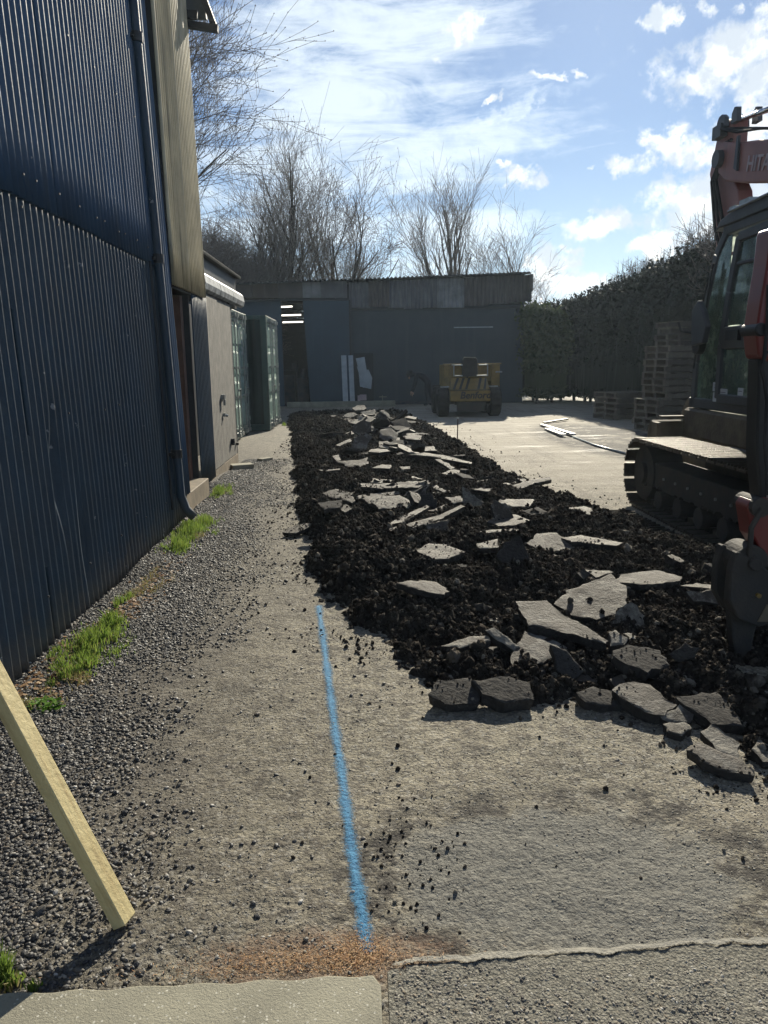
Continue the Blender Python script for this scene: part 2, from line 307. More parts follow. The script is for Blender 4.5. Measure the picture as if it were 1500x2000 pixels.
def f_cement(t,pos):
    C=t.mix(t.noise(pos,30,5),(.40,.38,.32),(.27,.25,.21))
    bp=t.n('ShaderNodeBump',{'Height':t.noise(pos,90,4,.7),'Strength':.8,'Distance':.01})
    b=t.n('ShaderNodeBsdfPrincipled',{'Base Color':C,'Roughness':.9,'Normal':bp.outputs[0]})
    tr=t.n('ShaderNodeBsdfTransparent')
    at=t.n('ShaderNodeAttribute',attribute_name='edge').outputs['Fac']
    a=t.step(t.m('ADD',at,t.m('MULTIPLY',t.m('SUBTRACT',t.noise(pos,45,5,.7),.5),1.3)),.35,.6)
    x=t.n('ShaderNodeMixShader',{0:a,1:tr.outputs[0],2:b.outputs[0]}); t.n('ShaderNodeOutputMaterial',{'Surface':x.outputs[0]})
M['cement']=simplemat('cement_smear',f_cement)
def f_blue(t,pos):
    C=t.mix(t.step(t.noise(pos,70,4),.3,.7),(.05,.25,.45),(.03,.17,.34))
    bp=t.n('ShaderNodeBump',{'Height':t.noise(pos,60,4,.65),'Strength':.9,'Distance':.014})
    b=t.n('ShaderNodeBsdfPrincipled',{'Base Color':C,'Roughness':.8,'Normal':bp.outputs[0]}); tr=t.n('ShaderNodeBsdfTransparent')
    at=t.n('ShaderNodeAttribute',attribute_name='edge').outputs['Fac']
    a=t.step(t.m('ADD',at,t.m('MULTIPLY',t.m('SUBTRACT',t.noise(pos,120,4,.7),.5),1.5)),.15,1.0,0,.92)
    x=t.n('ShaderNodeMixShader',{0:a,1:tr.outputs[0],2:b.outputs[0]}); t.n('ShaderNodeOutputMaterial',{'Surface':x.outputs[0]})
M['bluespray']=simplemat('blue_spray_paint',f_blue)
def f_soil(t,pos):
    n=t.noise(pos,22,7,.7); n2=t.noise(pos,120,4,.7)
    C=t.mix(t.step(n,.3,.72),(.022,.019,.016),(.062,.053,.044)); C=t.mix(t.step(n2,.62,.72,0,.5),C,(.12,.105,.085))
    bp=t.n('ShaderNodeBump',{'Height':t.m('ADD',n,t.m('MULTIPLY',n2,.35)),'Strength':1.,'Distance':.035})
    b=t.n('ShaderNodeBsdfPrincipled',{'Base Color':C,'Roughness':.95,'Normal':bp.outputs[0],'Specular IOR Level':.15}); t.n('ShaderNodeOutputMaterial',{'Surface':b.outputs[0]})
M['soil']=simplemat('turned_soil',f_soil)
def f_slab(t,pos):
    v=t.n('ShaderNodeTexVoronoi',{'Vector':pos,'Scale':70.}); vc=t.n('ShaderNodeSeparateColor',{0:v.outputs['Color']}).outputs[0]
    rnd=t.n('ShaderNodeObjectInfo').outputs['Random']
    C=t.mix(t.step(vc,.2,.9),(.145,.132,.11),(.245,.225,.185))
    C=t.mix(t.m('MULTIPLY',t.step(rnd,.25,.9),.45),C,(.10,.095,.09))
    C=t.mix(t.m('MULTIPLY',t.step(t.m('ADD',t.noise(pos,6,8,.75),t.m('MULTIPLY',t.m('SUBTRACT',rnd,.5),.12)),.45,.55),.92),C,(.055,.043,.033))
    C=t.mix(t.step(t.noise(pos,110,3),.6,.72,0,.7),C,(.05,.045,.04))
    h=t.m('ADD',t.m('MULTIPLY',t.noise(pos,60,5,.7),1.),t.m('MULTIPLY',t.noise(pos,9,4),1.5))
    bp=t.n('ShaderNodeBump',{'Height':h,'Strength':1.,'Distance':.012})
    b=t.n('ShaderNodeBsdfPrincipled',{'Base Color':C,'Roughness':.75,'Normal':bp.outputs[0],'Specular IOR Level':.45}); t.n('ShaderNodeOutputMaterial',{'Surface':b.outputs[0]})
M['slab']=simplemat('slab_top',f_slab)
def stonemat(name,cols,rough=.6):
    m=bpy.data.materials.new(name); m.use_nodes=True; t=NT(m.node_tree)
    rnd=t.n('ShaderNodeObjectInfo').outputs['Random']
    r=t.n('ShaderNodeValToRGB',{'Fac':rnd}); e=r.color_ramp.elements; r.color_ramp.interpolation='CONSTANT'
    e[0].position=0; e[0].color=cols[0][1]+(1,); e[1].position=cols[1][0]; e[1].color=cols[1][1]+(1,)
    for p,c in cols[2:]:
        x=e.new(p); x.color=c+(1,)
    b=t.n('ShaderNodeBsdfPrincipled',{'Base Color':r.outputs[0],'Roughness':rough,'Specular IOR Level':.4 if rough<.9 else .12}); t.n('ShaderNodeOutputMaterial',{'Surface':b.outputs[0]}); return m
M['gravel']=stonemat('gravel_stones',[(0,(.035,.036,.040)),(.3,(.058,.057,.058)),(.55,(.085,.08,.075)),(.74,(.12,.11,.095)),(.87,(.17,.14,.11)),(.95,(.26,.245,.22)),(.985,(.42,.40,.37))],.55)
M['grit']=stonemat('lane_grit',[(0,(.09,.08,.07)),(.25,(.17,.155,.125)),(.5,(.24,.22,.18)),(.72,(.29,.26,.21)),(.87,(.21,.17,.12)),(.94,(.38,.36,.31)),(.985,(.5,.48,.44))],.7)
M['clod']=stonemat('soil_clods',[(0,(.022,.018,.015)),(.3,(.038,.031,.025)),(.62,(.060,.050,.040)),(.86,(.10,.086,.07)),(.96,(.20,.18,.15))],1.)
# ------------------------------------------------------------------ mesh builder
class MB:
    def __init__(s): s.v=[]; s.f=[]; s.e=[]
    def add(s,vs,fs):
        o=len(s.v); s.v+= [tuple(x) for x in vs]; s.f+=[tuple(i+o for i in q) for q in fs]; return s
    def box(s,c,sz,rot=None):
        c=Vector(c); h=[x/2 for x in sz]; vs=[]
        for x in (-1,1):
            for y in (-1,1):
                for z in (-1,1):
                    p=Vector((x*h[0],y*h[1],z*h[2]))
                    if rot is not None: p=rot@p
                    vs.append(c+p)
        return s.add(vs,[(0,1,3,2),(4,6,7,5),(0,4,5,1),(2,3,7,6),(0,2,6,4),(1,5,7,3)])
    def bounds(s,a,b):
        return s.box([(a[i]+b[i])/2 for i in range(3)],[abs(b[i]-a[i]) for i in range(3)])
    def bar(s,p,q,w,h,up=(0,0,1)):
        p,q=Vector(p),Vector(q); d=(q-p); L=d.length; d.normalize(); u=Vector(up)
        if abs(d.dot(u))>.98: u=Vector((1,0,0))
        x=d.cross(u).normalized(); z=x.cross(d)
        return s.box((p+q)/2,(w,L,h),Matrix((x,d,z)).transposed())
    def prism(s,prof,a,b,axis='x'):
        # prof: list of (p,q) ; axis x -> (y,z); axis y -> (x,z); axis z -> (x,y)
        n=len(prof)
        def P(t,p):
            return (t,p[0],p[1]) if axis=='x' else ((p[0],t,p[1]) if axis=='y' else (p[0],p[1],t))
        vs=[P(a,p) for p in prof]+[P(b,p) for p in prof]
        fs=[tuple(range(n-1,-1,-1)),tuple(range(n,2*n))]+[(i,(i+1)%n,n+(i+1)%n,n+i) for i in range(n)]
        return s.add(vs,fs)
    def tube(s,pts,rad,n=8,cap=True):
        pts=[Vector(p) for p in pts]
        if not hasattr(rad,'__len__'): rad=[rad]*len(pts)
        o=len(s.v); ref=None
        for i,p in enumerate(pts):
            d=(pts[min(i+1,len(pts)-1)]-pts[max(i-1,0)]).normalized()
            if ref is None:
                ref=d.orthogonal().normalized()
            ref=(ref-d*ref.dot(d)).normalized(); b=d.cross(ref)
            for k in range(n):
                a=2*math.pi*k/n; s.v.append(tuple(p+(ref*math.cos(a)+b*math.sin(a))*rad[i]))
        for i in range(len(pts)-1):
            for k in range(n):
                s.f.append((o+i*n+k,o+i*n+(k+1)%n,o+(i+1)*n+(k+1)%n,o+(i+1)*n+k))
        if cap:
            s.f.append(tuple(o+k for k in range(n-1,-1,-1))); e=o+(len(pts)-1)*n; s.f.append(tuple(e+k for k in range(n)))
        return s
    def cyl(s,p,q,r,n=16): return s.tube([p,q],r,n)
    def build(s,name,m,parent=None,origin=None,bevel=0,smooth=False,seg=1,local=False):
        o_=Vector(origin) if origin is not None else Vector((0,0,0))
        if parent is not None and not local: o_=root_loc(parent)
        me=bpy.data.meshes.new(name); me.from_pydata([tuple(Vector(v)-o_) for v in s.v],[],s.f); me.update()
        if smooth: me.polygons.foreach_set('use_smooth',[True]*len(me.polygons))
        ms=m if isinstance(m,list) else [m]
        for x in ms: me.materials.append(M[x] if isinstance(x,str) else x)
        ob=bpy.data.objects.new(name,me); COL.objects.link(ob)
        if parent is not None: ob.parent=parent
        elif origin is not None: ob.location=o_
        if bevel:
            b=ob.modifiers.new('b','BEVEL'); b.width=bevel; b.segments=seg; b.limit_method='ANGLE'
        return ob
def root_loc(o):
    while o.parent: o=o.parent
    return Vector(o.location)
def tag(o,label=None,cat=None,group=None,kind=None):
    if label: o['label']=label
    if cat: o['category']=cat
    if group: o['group']=group
    if kind: o['kind']=kind
    elif cat: o['kind']='thing'
    return o
def empty(name,loc,label,cat,group=None,rz=0):
    o=bpy.data.objects.new(name,None); COL.objects.link(o); o.location=loc; o.rotation_euler=(0,0,rz); o.empty_display_size=.1
    return tag(o,label,cat,group)
def copy_tree(o,parent=None):
    c=o.copy(); COL.objects.link(c); c.parent=parent
    for ch in list(o.children): copy_tree(ch,c)
    return c
def npmesh(name,V,F,m,smooth=False,parent=None):
    me=bpy.data.meshes.new(name); V=np.asarray(V,np.float32); F=np.asarray(F,np.int32); k=F.shape[1]
    me.vertices.add(len(V)); me.vertices.foreach_set('co',V.ravel()); me.loops.add(F.size); me.loops.foreach_set('vertex_index',F.ravel())
    me.polygons.add(len(F)); me.polygons.foreach_set('loop_start',np.arange(0,F.size,k,dtype=np.int32)); me.polygons.foreach_set('loop_total',np.full(len(F),k,np.int32))
    me.update(calc_edges=True); me.polygons.foreach_set('use_smooth',[smooth]*len(F)); me.materials.append(M[m] if isinstance(m,str) else m)
    ob=bpy.data.objects.new(name,me); COL.objects.link(ob)
    if parent is not None: ob.parent=parent
    return ob
# numpy value noise
_T=RS.rand(256,256)
def vn(x,y):
    xi=np.floor(x).astype(int); yi=np.floor(y).astype(int); fx=x-xi; fy=y-yi; fx=fx*fx*(3-2*fx); fy=fy*fy*(3-2*fy)
    a=_T[xi&255,yi&255]; b=_T[(xi+1)&255,yi&255]; c=_T[xi&255,(yi+1)&255]; d=_T[(xi+1)&255,(yi+1)&255]
    return (a*(1-fx)+b*fx)*(1-fy)+(c*(1-fx)+d*fx)*fy
def fbm(x,y,o=5,g=.55):
    r=0; a=1; s=0
    for i in range(o):
        r=r+a*vn(x+17.3*i,y-9.1*i); s+=a; a*=g; x=x*2.03; y=y*2.03
    return r/s
def sst(x,a,b):
    t=np.clip((x-a)/(b-a),0,1); return t*t*(3-2*t)
# ------------------------------------------------------------------ ground
def gheight(X,Y):
    h=(fbm(X*1.3,Y*1.3,4)-.5)*.035+(fbm(X*6,Y*6,4)-.5)*.014+(fbm(X*38,Y*38,3,.7)-.5)*.008
    h+= .05*sst(-X,1.15,1.75)*(.6+.8*fbm(X*3+5,Y*2,3))        # gravel banked against the wall
    fade=(1-sst(Y,10.5,12))*(1-sst(X,2.6,3.1))*(1-sst(-X,2.3,2.5))
    return h*fade
ys=[];y=.9
while y<12: ys.append(y); y*=1.0052
ys=np.array(ys+[12.0]); xs=np.linspace(-2.5,3.1,470)
XX,YY=np.meshgrid(xs,ys); ZZ=gheight(XX,YY)
def gridfaces(nr,nc):
    i=np.arange(nr-1)[:,None]*nc+np.arange(nc-1)[None,:]; i=i.ravel(); return np.stack([i,i+1,i+nc+1,i+nc],1)
o=npmesh('yard_ground',np.stack([XX.ravel(),YY.ravel(),ZZ.ravel()],1),gridfaces(*XX.shape),'ground',True); tag(o,kind='structure')
# outer ground with a hole left under the fine sheet
mb=MB(); A=[-250,-2.5,3.1,250]; B=[-120,.9,12,330]
for i in range(3):
    for j in range(3):
        if i==1 and j==1: continue
        mb.add([(A[i],B[j],0),(A[i+1],B[j],0),(A[i+1],B[j+1],0),(A[i],B[j+1],0)],[(0,1,2,3)])
o=mb.build('outer_ground','ground'); tag(o,kind='structure')
# coarse asphalt apron (front right)
aps=[]
ax=np.linspace(.045,2.6,240); ay0=.9
def apedge(x): return 1.785+.04*np.sin(x*1.6)+.014*(vn(x*6,x*0+2)-.5)*2+.008*(vn(x*23,x*0+5)-.5)*2
rows=60; V=[]
for r in range(rows+1):
    yy=ay0+(apedge(ax)-ay0)*r/rows
    zz=.012+(fbm(ax*4,yy*4,3)-.5)*.006+(fbm(ax*70,yy*70,2)-.5)*.006-.012+gheight(ax,yy)
    V.append(np.stack([ax,yy,zz+.003],1))
o=npmesh('asphalt_apron',np.concatenate(V),gridfaces(rows+1,240),'asphalt',True); tag(o,kind='structure')
def strip(name,pts,widths,m,dz,kind=None,label=None,cat=None,hfun=None,nc=7):
    V=[];E=[];n=len(pts)
    for i,(p,w) in enumerate(zip(pts,widths)):
        d=(pts[min(i+1,n-1)]-pts[max(i-1,0)]).normalized(); s_=Vector((d.y,-d.x,0))
        for k in range(nc):
            f=k/(nc-1)*2-1; q=p+s_*(w*f); z=float(gheight(np.array([q.x]),np.array([q.y]))[0]) if hfun is None else hfun(q.x,q.y)
            endf=min(1,min(i,n-1-i)/3.)
            V.append((q.x,q.y,z+dz)); E.append((1-abs(f))*1.0*endf if abs(f)<1 else 0)
    o=npmesh(name,V,gridfaces(n,nc),m,True); a=o.data.attributes.new('edge','FLOAT','POINT'); a.data.foreach_set('value',np.array(E,np.float32))
    return tag(o,label,cat,kind=kind)
pts=[Vector((x,float(apedge(x))+.012,0)) for x in np.linspace(.03,2.5,110)]
strip('cement_seam',pts,[.011+.013*float(vn(np.array([i*.23]),np.array([3.]))[0]) for i,_ in enumerate(pts)],'cement',.008,kind='structure')
def smooth_path(P,n):
    out=[]
    for i in range(n):
        f=i/(n-1)*(len(P)-1); k=min(int(f),len(P)-2); a=f-k
        p0=P[max(k-1,0)];p1=P[k];p2=P[k+1];p3=P[min(k+2,len(P)-1)]
        out.append(.5*((2*p1)+(p2-p0)*a+(2*p0-5*p1+4*p2-p3)*a*a+(3*p1-p0-3*p2+p3)*a*a*a))
    return out
bp=smooth_path([G(718,1862),G(706,1780),G(684,1640),G(666,1500),G(650,1390),G(636,1280),G(622,1180)],220)
strip('blue_paint_line',bp,[.034+.006*math.sin(i*.3)+.004*random.random() for i in range(220)],'bluespray',.0035,
      label='long blue spray-painted marking line running up the lane to the dug soil',cat='painted line',nc=9)
# kerb slab front left
kz=lambda x,y:.028
V=[];kx=np.linspace(-1.35,.02,90)
edge=1.735-.02*(kx-.02)*-1*.9+.004*np.sin(kx*40)+.006*(fbm(kx*14,kx*0,3)-.5)
mb=MB()
prof=[(float(x),float(e)) for x,e in zip(kx,edge)]
prof[-1]=(prof[-1][0]-.012,prof[-1][1]-.006); prof.append((.026,1.70)); prof+=[(.026,1.0),(-1.35,1.0)]
mb.prism(prof,-.06,.034,'z'); o=mb.build('concrete_kerb','kerb',bevel=.006,seg=2); tag(o,'pale concrete edging slab in the bottom left corner of the picture','kerb')

# ------------------------------------------------------------------ soil mound (dug strip)
mL=[(562,812),(566,880),(572,930),(576,985),(582,1040),(592,1090),(604,1140),(625,1185),(700,1230),(790,1290),(845,1345),(1000,1385),(1190,1375),(1340,1400),(1415,1475),(1500,1500)]
mR=[(790,810),(850,840),(900,868),(950,900),(1010,940),(1100,970),(1200,1008),(1300,1050),(1420,1090),(1500,1120)]
poly=[G(*p).to_2d() for p in mL]+[Vector((2.6,2.5)),Vector((4.2,3.2)),Vector((3.9,5.2))]+[G(*p).to_2d() for p in reversed(mR)]
PX=np.array([p.x for p in poly]); PY=np.array([p.y for p in poly])
def sdist(X,Y):
    d=np.full(X.shape,1e9); ins=np.zeros(X.shape,bool); n=len(PX)
    for i in range(n):
        x1,y1,x2,y2=PX[i],PY[i],PX[(i+1)%n],PY[(i+1)%n]
        ex,ey=x2-x1,y2-y1; tt=np.clip(((X-x1)*ex+(Y-y1)*ey)/(ex*ex+ey*ey),0,1)
        d=np.minimum(d,np.hypot(X-x1-tt*ex,Y-y1-tt*ey))
        c=((y1>Y)!=(y2>Y)); xi=(x2-x1)*(Y-y1)/((y2-y1) if y2!=y1 else 1e-9)+x1; ins^=(c&(X<xi))
    return np.where(ins,d,-d)
def soilh(X,Y,fine=True):
    d=sdist(X,Y)+(fbm(X*5,Y*5,4)-.5)*.32
    base=sst(d,-.10,.40)*(.085+.05*sst(Y,3.5,6))
    lump=fbm(X*2.2,Y*2.2,3)
    rg=1-np.abs(2*fbm(X*7,Y*7,4,.6)-1)
    rg2=1-np.abs(2*fbm(X*19+3,Y*19,4,.65)-1)
    m=sst(d,-.08,.22)
    h=base+m*((lump-.45)*.20+(rg-.75)*.14+(rg2-.8)*.09)
    if fine: h=h+m*(fbm(X*60,Y*60,3,.7)-.5)*.035
    h=h-.17*np.exp(-((X-2.03)**2+(Y-3.62)**2)/.07)
    return h-.035*(1-m)-.01
def soilh1(x,y): return float(soilh(np.array([x]),np.array([y]))[0])
ys=[];y=2.3
while y<24: ys.append(y); y*=1.0036
ys=np.array(ys); nc=560
lo=np.interp(ys,[2.3,3,4,5.5,8,12,24],[.2,.2,-.3,-.8,-1.1,-1.6,-2.7]); hi=np.interp(ys,[2.3,3,5,6,8,12,24],[3.2,4.3,4.2,3.6,3.1,2.7,2.2])
XX=lo[:,None]+(hi-lo)[:,None]*np.linspace(0,1,nc)[None,:]; YY=np.repeat(ys[:,None],nc,1)
ZZ=soilh(XX,YY); GH=gheight(XX,YY)
F=gridfaces(*XX.shape); keep=(ZZ>GH-.02).ravel(); F=F[keep[F].any(1)]
V=np.stack([XX.ravel(),YY.ravel(),ZZ.ravel()],1); used=np.unique(F); remap=-np.ones(len(V),int); remap[used]=np.arange(len(used))
o=npmesh('dug_soil',V[used],remap[F],'soil',False); tag(o,'long bank of freshly dug black soil down the middle of the yard','soil',kind='stuff')
# ------------------------------------------------------------------ scattered stones (geometry nodes)
def scatter(name,P,SC,RT,m,label,cat,sub=2,kind='stuff',nsc=1.2,nam=.95,smooth_=False):
    me=bpy.data.meshes.new(name); me.vertices.add(len(P)); me.vertices.foreach_set('co',np.asarray(P,np.float32).ravel())
    for nm,A in (('scl',SC),('rot',RT)):
        a=me.attributes.new(nm,'FLOAT_VECTOR','POINT'); a.data.foreach_set('vector',np.asarray(A,np.float32).ravel())
    me.update(); ob=bpy.data.objects.new(name,me); COL.objects.link(ob)
    g=bpy.data.node_groups.new(name,'GeometryNodeTree'); g.interface.new_socket('Geometry',in_out='INPUT',socket_type='NodeSocketGeometry'); g.interface.new_socket('Geometry',in_out='OUTPUT',socket_type='NodeSocketGeometry')
    N=g.nodes.new; L=g.links.new
    i=N('NodeGroupInput'); q=N('NodeGroupOutput'); ip=N('GeometryNodeInstanceOnPoints'); ic=N('GeometryNodeMeshIcoSphere'); ic.inputs['Radius'].default_value=1; ic.inputs['Subdivisions'].default_value=sub
    sp=N('GeometryNodeSetPosition'); nn=N('ShaderNodeTexNoise'); nn.inputs['Scale'].default_value=nsc; nn.inputs['Detail'].default_value=4; vs=N('ShaderNodeVectorMath'); vs.operation='SUBTRACT'; vs.inputs[1].default_value=(.5,.5,.5)
    vm=N('ShaderNodeVectorMath'); vm.operation='SCALE'; vm.inputs['Scale'].default_value=nam
    L(nn.outputs['Color'],vs.inputs[0]); L(vs.outputs[0],vm.inputs[0]); L(ic.outputs['Mesh'],sp.inputs['Geometry']); L(vm.outputs[0],sp.inputs['Offset'])
    sm=N('GeometryNodeSetMaterial'); sm.inputs['Material'].default_value=M[m]; ssm=N('GeometryNodeSetShadeSmooth'); L(sp.outputs[0],ssm.inputs['Geometry']); ssm.inputs['Shade Smooth'].default_value=smooth_; L(ssm.outputs[0],sm.inputs['Geometry'])
    a=N('GeometryNodeInputNamedAttribute'); a.data_type='FLOAT_VECTOR'; a.inputs['Name'].default_value='scl'
    b=N('GeometryNodeInputNamedAttribute'); b.data_type='FLOAT_VECTOR'; b.inputs['Name'].default_value='rot'
    e=N('FunctionNodeEulerToRotation'); L(b.outputs[0],e.inputs[0])
    m2p=N('GeometryNodeMeshToPoints'); L(i.outputs[0],m2p.inputs[0]); L(m2p.outputs[0],ip.inputs['Points']); L(sm.outputs[0],ip.inputs['Instance']); L(a.outputs[0],ip.inputs['Scale']); L(e.outputs[0],ip.inputs['Rotation'])
    L(ip.outputs[0],q.inputs[0])
    md=ob.modifiers.new('scatter','NODES'); md.node_group=g; me.materials.append(M[m])
    return tag(ob,label,cat,kind=kind)
def fieldpts(n,x0,x1,y0,y1,prob):
    # more points near the camera (density ~ 1/Y)
    Y=y0*(y1/y0)**RS.rand(n); X=x0+(x1-x0)*RS.rand(n); k=RS.rand(n)<prob(X,Y); return X[k],Y[k]
def rots(n): return RS.rand(n,3)*6.283
# dense dark gravel by the wall
def pg(X,Y):
    e=X+(fbm(X*1.6,Y*1.6,5)-.5)*1.1+Y*.04
    return (1-sst(e,-1.45,-.45))*.95+.008*(1-sst(e,-.4,.5))
X,Y=fieldpts(260000,-1.95,.3,1.45,13,pg)
n=len(X); r=.0022+.0058*RS.rand(n)**2.2+.005*(RS.rand(n)<.012); r=r*(1+.03*Y); ok=sdist(X,Y)<.05; X,Y,r=X[ok],Y[ok],r[ok]; n=len(X)
Z=gheight(X,Y)+r*.3
SC=np.stack([r*(.9+.6*RS.rand(n)),r*(.8+.4*RS.rand(n)),r*(.45+.4*RS.rand(n))],1); RT=rots(n); RT[:,:2]=(RT[:,:2]-3.14)*.12
scatter('loose_gravel',np.stack([X,Y,Z],1),SC,RT,'gravel','dark loose gravel lying between the blue wall and the lane','gravel')
# grit on the lane
X,Y=fieldpts(150000,-1.7,3.0,1.3,13,lambda X,Y:.25+.75*sst(fbm(X*2.1+9,Y*2.1,5),.42,.6))
n=len(X); r=.0013+.0026*RS.rand(n)**2.8+.004*(RS.rand(n)<.004); r=r*(1+.04*Y); ok=(sdist(X,Y)<.03)&~((X<.04)&(Y<1.76))&~((X>.04)&(Y<1.79)); X,Y,r=X[ok],Y[ok],r[ok]; n=len(X)
SC=np.stack([r*(.9+.6*RS.rand(n)),r*(.8+.4*RS.rand(n)),r*(.5+.4*RS.rand(n))],1); RT=rots(n); RT[:,:2]=(RT[:,:2]-3.14)*.12
scatter('lane_grit',np.stack([X,Y,gheight(X,Y)-r*.2],1),SC,RT,'grit','fine pale grit bedded in the worn lane surface','grit')
X=.06+2.5*RS.rand(26000); Y=1.25+.53*RS.rand(26000); r=.0022+.0035*RS.rand(26000)**2; SC=np.stack([r*(.9+.6*RS.rand(len(r))),r,r*.7],1); RT=rots(len(r)); RT[:,:2]=(RT[:,:2]-3.14)*.2
scatter('apron_chippings',np.stack([X,Y,.001+gheight(X,Y)],1),SC,RT,'grit','coarse chippings bedded in the tarmac apron at the bottom right','chippings')
# clods on the soil and crumbs spilt round it
X,Y=fieldpts(230000,-2.2,4.2,2.6,23,lambda X,Y:sst(sdist(X,Y),-.02,.06))
n=len(X); r=.0032+.012*RS.rand(n)**3+.022*(RS.rand(n)<.012)*RS.rand(n); r*=(1+.045*Y); Z=soilh(X,Y)+r*.1
SC=np.stack([r*(.8+.6*RS.rand(n)),r*(.8+.5*RS.rand(n)),r*(.6+.5*RS.rand(n))],1)
P1=np.stack([X,Y,Z],1)
X,Y=fieldpts(90000,-1.6,4.2,1.6,20,lambda X,Y:np.exp(-np.clip(-sdist(X,Y),0,9)*5)*(sdist(X,Y)<0)*(.1+.9*sst(fbm(X*3,Y*3,3),.4,.6))+.0012)
n=len(X); r=(.0018+.008*RS.rand(n)**4)*(1+.03*Y); S2=np.stack([r*(.8+.6*RS.rand(n)),r*(.8+.5*RS.rand(n)),r*(.6+.5*RS.rand(n))],1); P2=np.stack([X,Y,gheight(X,Y)+r*.4],1)
# crumbs beside the blue line
k=200; X=np.random.RandomState(3).normal(.13,.09,k); Y=np.random.RandomState(4).normal(2.25,.22,k); r=.0015+.005*RS.rand(k)**3; P3=np.stack([X,Y,gheight(X,Y)+r*.4],1); S3=np.stack([r,r,r*.8],1)
P=np.concatenate([P1,P2,P3]); SC=np.concatenate([SC,S2,S3])
scatter('soil_clods',P,SC,rots(len(P)),'clod','crumbly dark soil clods over and around the dug strip','soil',sub=3,nsc=1.6,nam=2.1,smooth_=True)

# ------------------------------------------------------------------ broken slabs
UP=Vector((0,0,1))
TOPS=[]
def make_slab(name,world_pts,normal,thick,label,group,topmat='slab',jit=.012):
    c=sum(world_pts,Vector())/len(world_pts); nrm=normal.normalized()
    ex_=max((p-c).length for p in world_pts); near=c.y<9
    stp=.030 if near else .07; pts=[]; n=len(world_pts); ph=random.random()*50
    for i in range(n):
        a,b=world_pts[i],world_pts[(i+1)%n]; L=(b-a).length; k=max(2,min(14 if near else 4,int(L/stp)))
        for j in range(k):
            p=a.lerp(b,j/k); d=(p-c); d=d-nrm*d.dot(nrm)
            w=(float(vn(np.array([ph+p.x*11]),np.array([p.y*11]))[0])-.5)*jit*2.2+random.uniform(-jit,jit)*.9
            if j==0: w=abs(w)*.4
            pts.append(p+d.normalized()*w-c)
    m=len(pts); V=[]; F=[]
    def hn(p,a): q=p+c; return (float(fbm(np.array([q.x*8+ph]),np.array([q.y*8]),3)[0])-.5)*a
    rings=[(.30,.016),(.62,.016),(.90,.014),(1.0,.004)]
    ci=0; V.append(nrm*hn(Vector((0,0,0)),.014)); 
    for f,a in rings: V+=[p*f+nrm*(hn(p*f,a)-(.004*random.random() if f==1 else 0)) for p in pts]
    for i in range(m):
        j=(i+1)%m; F.append((0,1+i,1+j))
        for k in range(3): F.append((1+k*m+i,1+(k+1)*m+i,1+(k+1)*m+j,1+k*m+j))
    nt=len(F); b0=1+3*m
    lay=[(1.0,.12),(1.0,.40),(.985,.72),(.955,1.0)]
    for f,dp_ in lay: V+=[p*(f+random.uniform(-.03,.018))-nrm*thick*(dp_+random.uniform(-.07,.07)) for p in pts]
    for r in range(4):
        for i in range(m):
            j=(i+1)%m; F.append((b0+r*m+i,b0+(r+1)*m+i,b0+(r+1)*m+j,b0+r*m+j))
    bi=len(V); V.append(-nrm*thick*1.1)
    for i in range(m): F.append((b0+4*m+(i+1)%m,b0+4*m+i,bi))
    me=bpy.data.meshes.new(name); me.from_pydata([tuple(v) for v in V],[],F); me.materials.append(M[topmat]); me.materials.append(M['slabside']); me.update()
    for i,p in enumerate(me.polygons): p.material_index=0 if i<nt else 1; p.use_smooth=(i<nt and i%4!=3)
    bm=bmesh.new(); bm.from_mesh(me); bmesh.ops.recalc_face_normals(bm,faces=bm.faces); bm.to_mesh(me); bm.free()
    area=ex_*ex_*1.6; nc_=int(min(260,area*(900 if near else 120)))
    for _ in range(nc_):
        p=random.choice(pts)*(random.random()**.4)*.97
        if vn(np.array([(p+c).x*5+ph]),np.array([(p+c).y*5]))[0]<.60: continue
        TOPS.append(tuple(p+c+nrm*.001))
    o=bpy.data.objects.new(name,me); COL.objects.link(o); o.location=c; return tag(o,label,'slab',group)
GRP='broken slabs of old surfacing on the dug soil'
def cropB(l): return [(780+x/2.0833,1040+y/2.0833) for x,y in l]
def cropA(l): return [(540+x/3,790+y/3) for x,y in l]
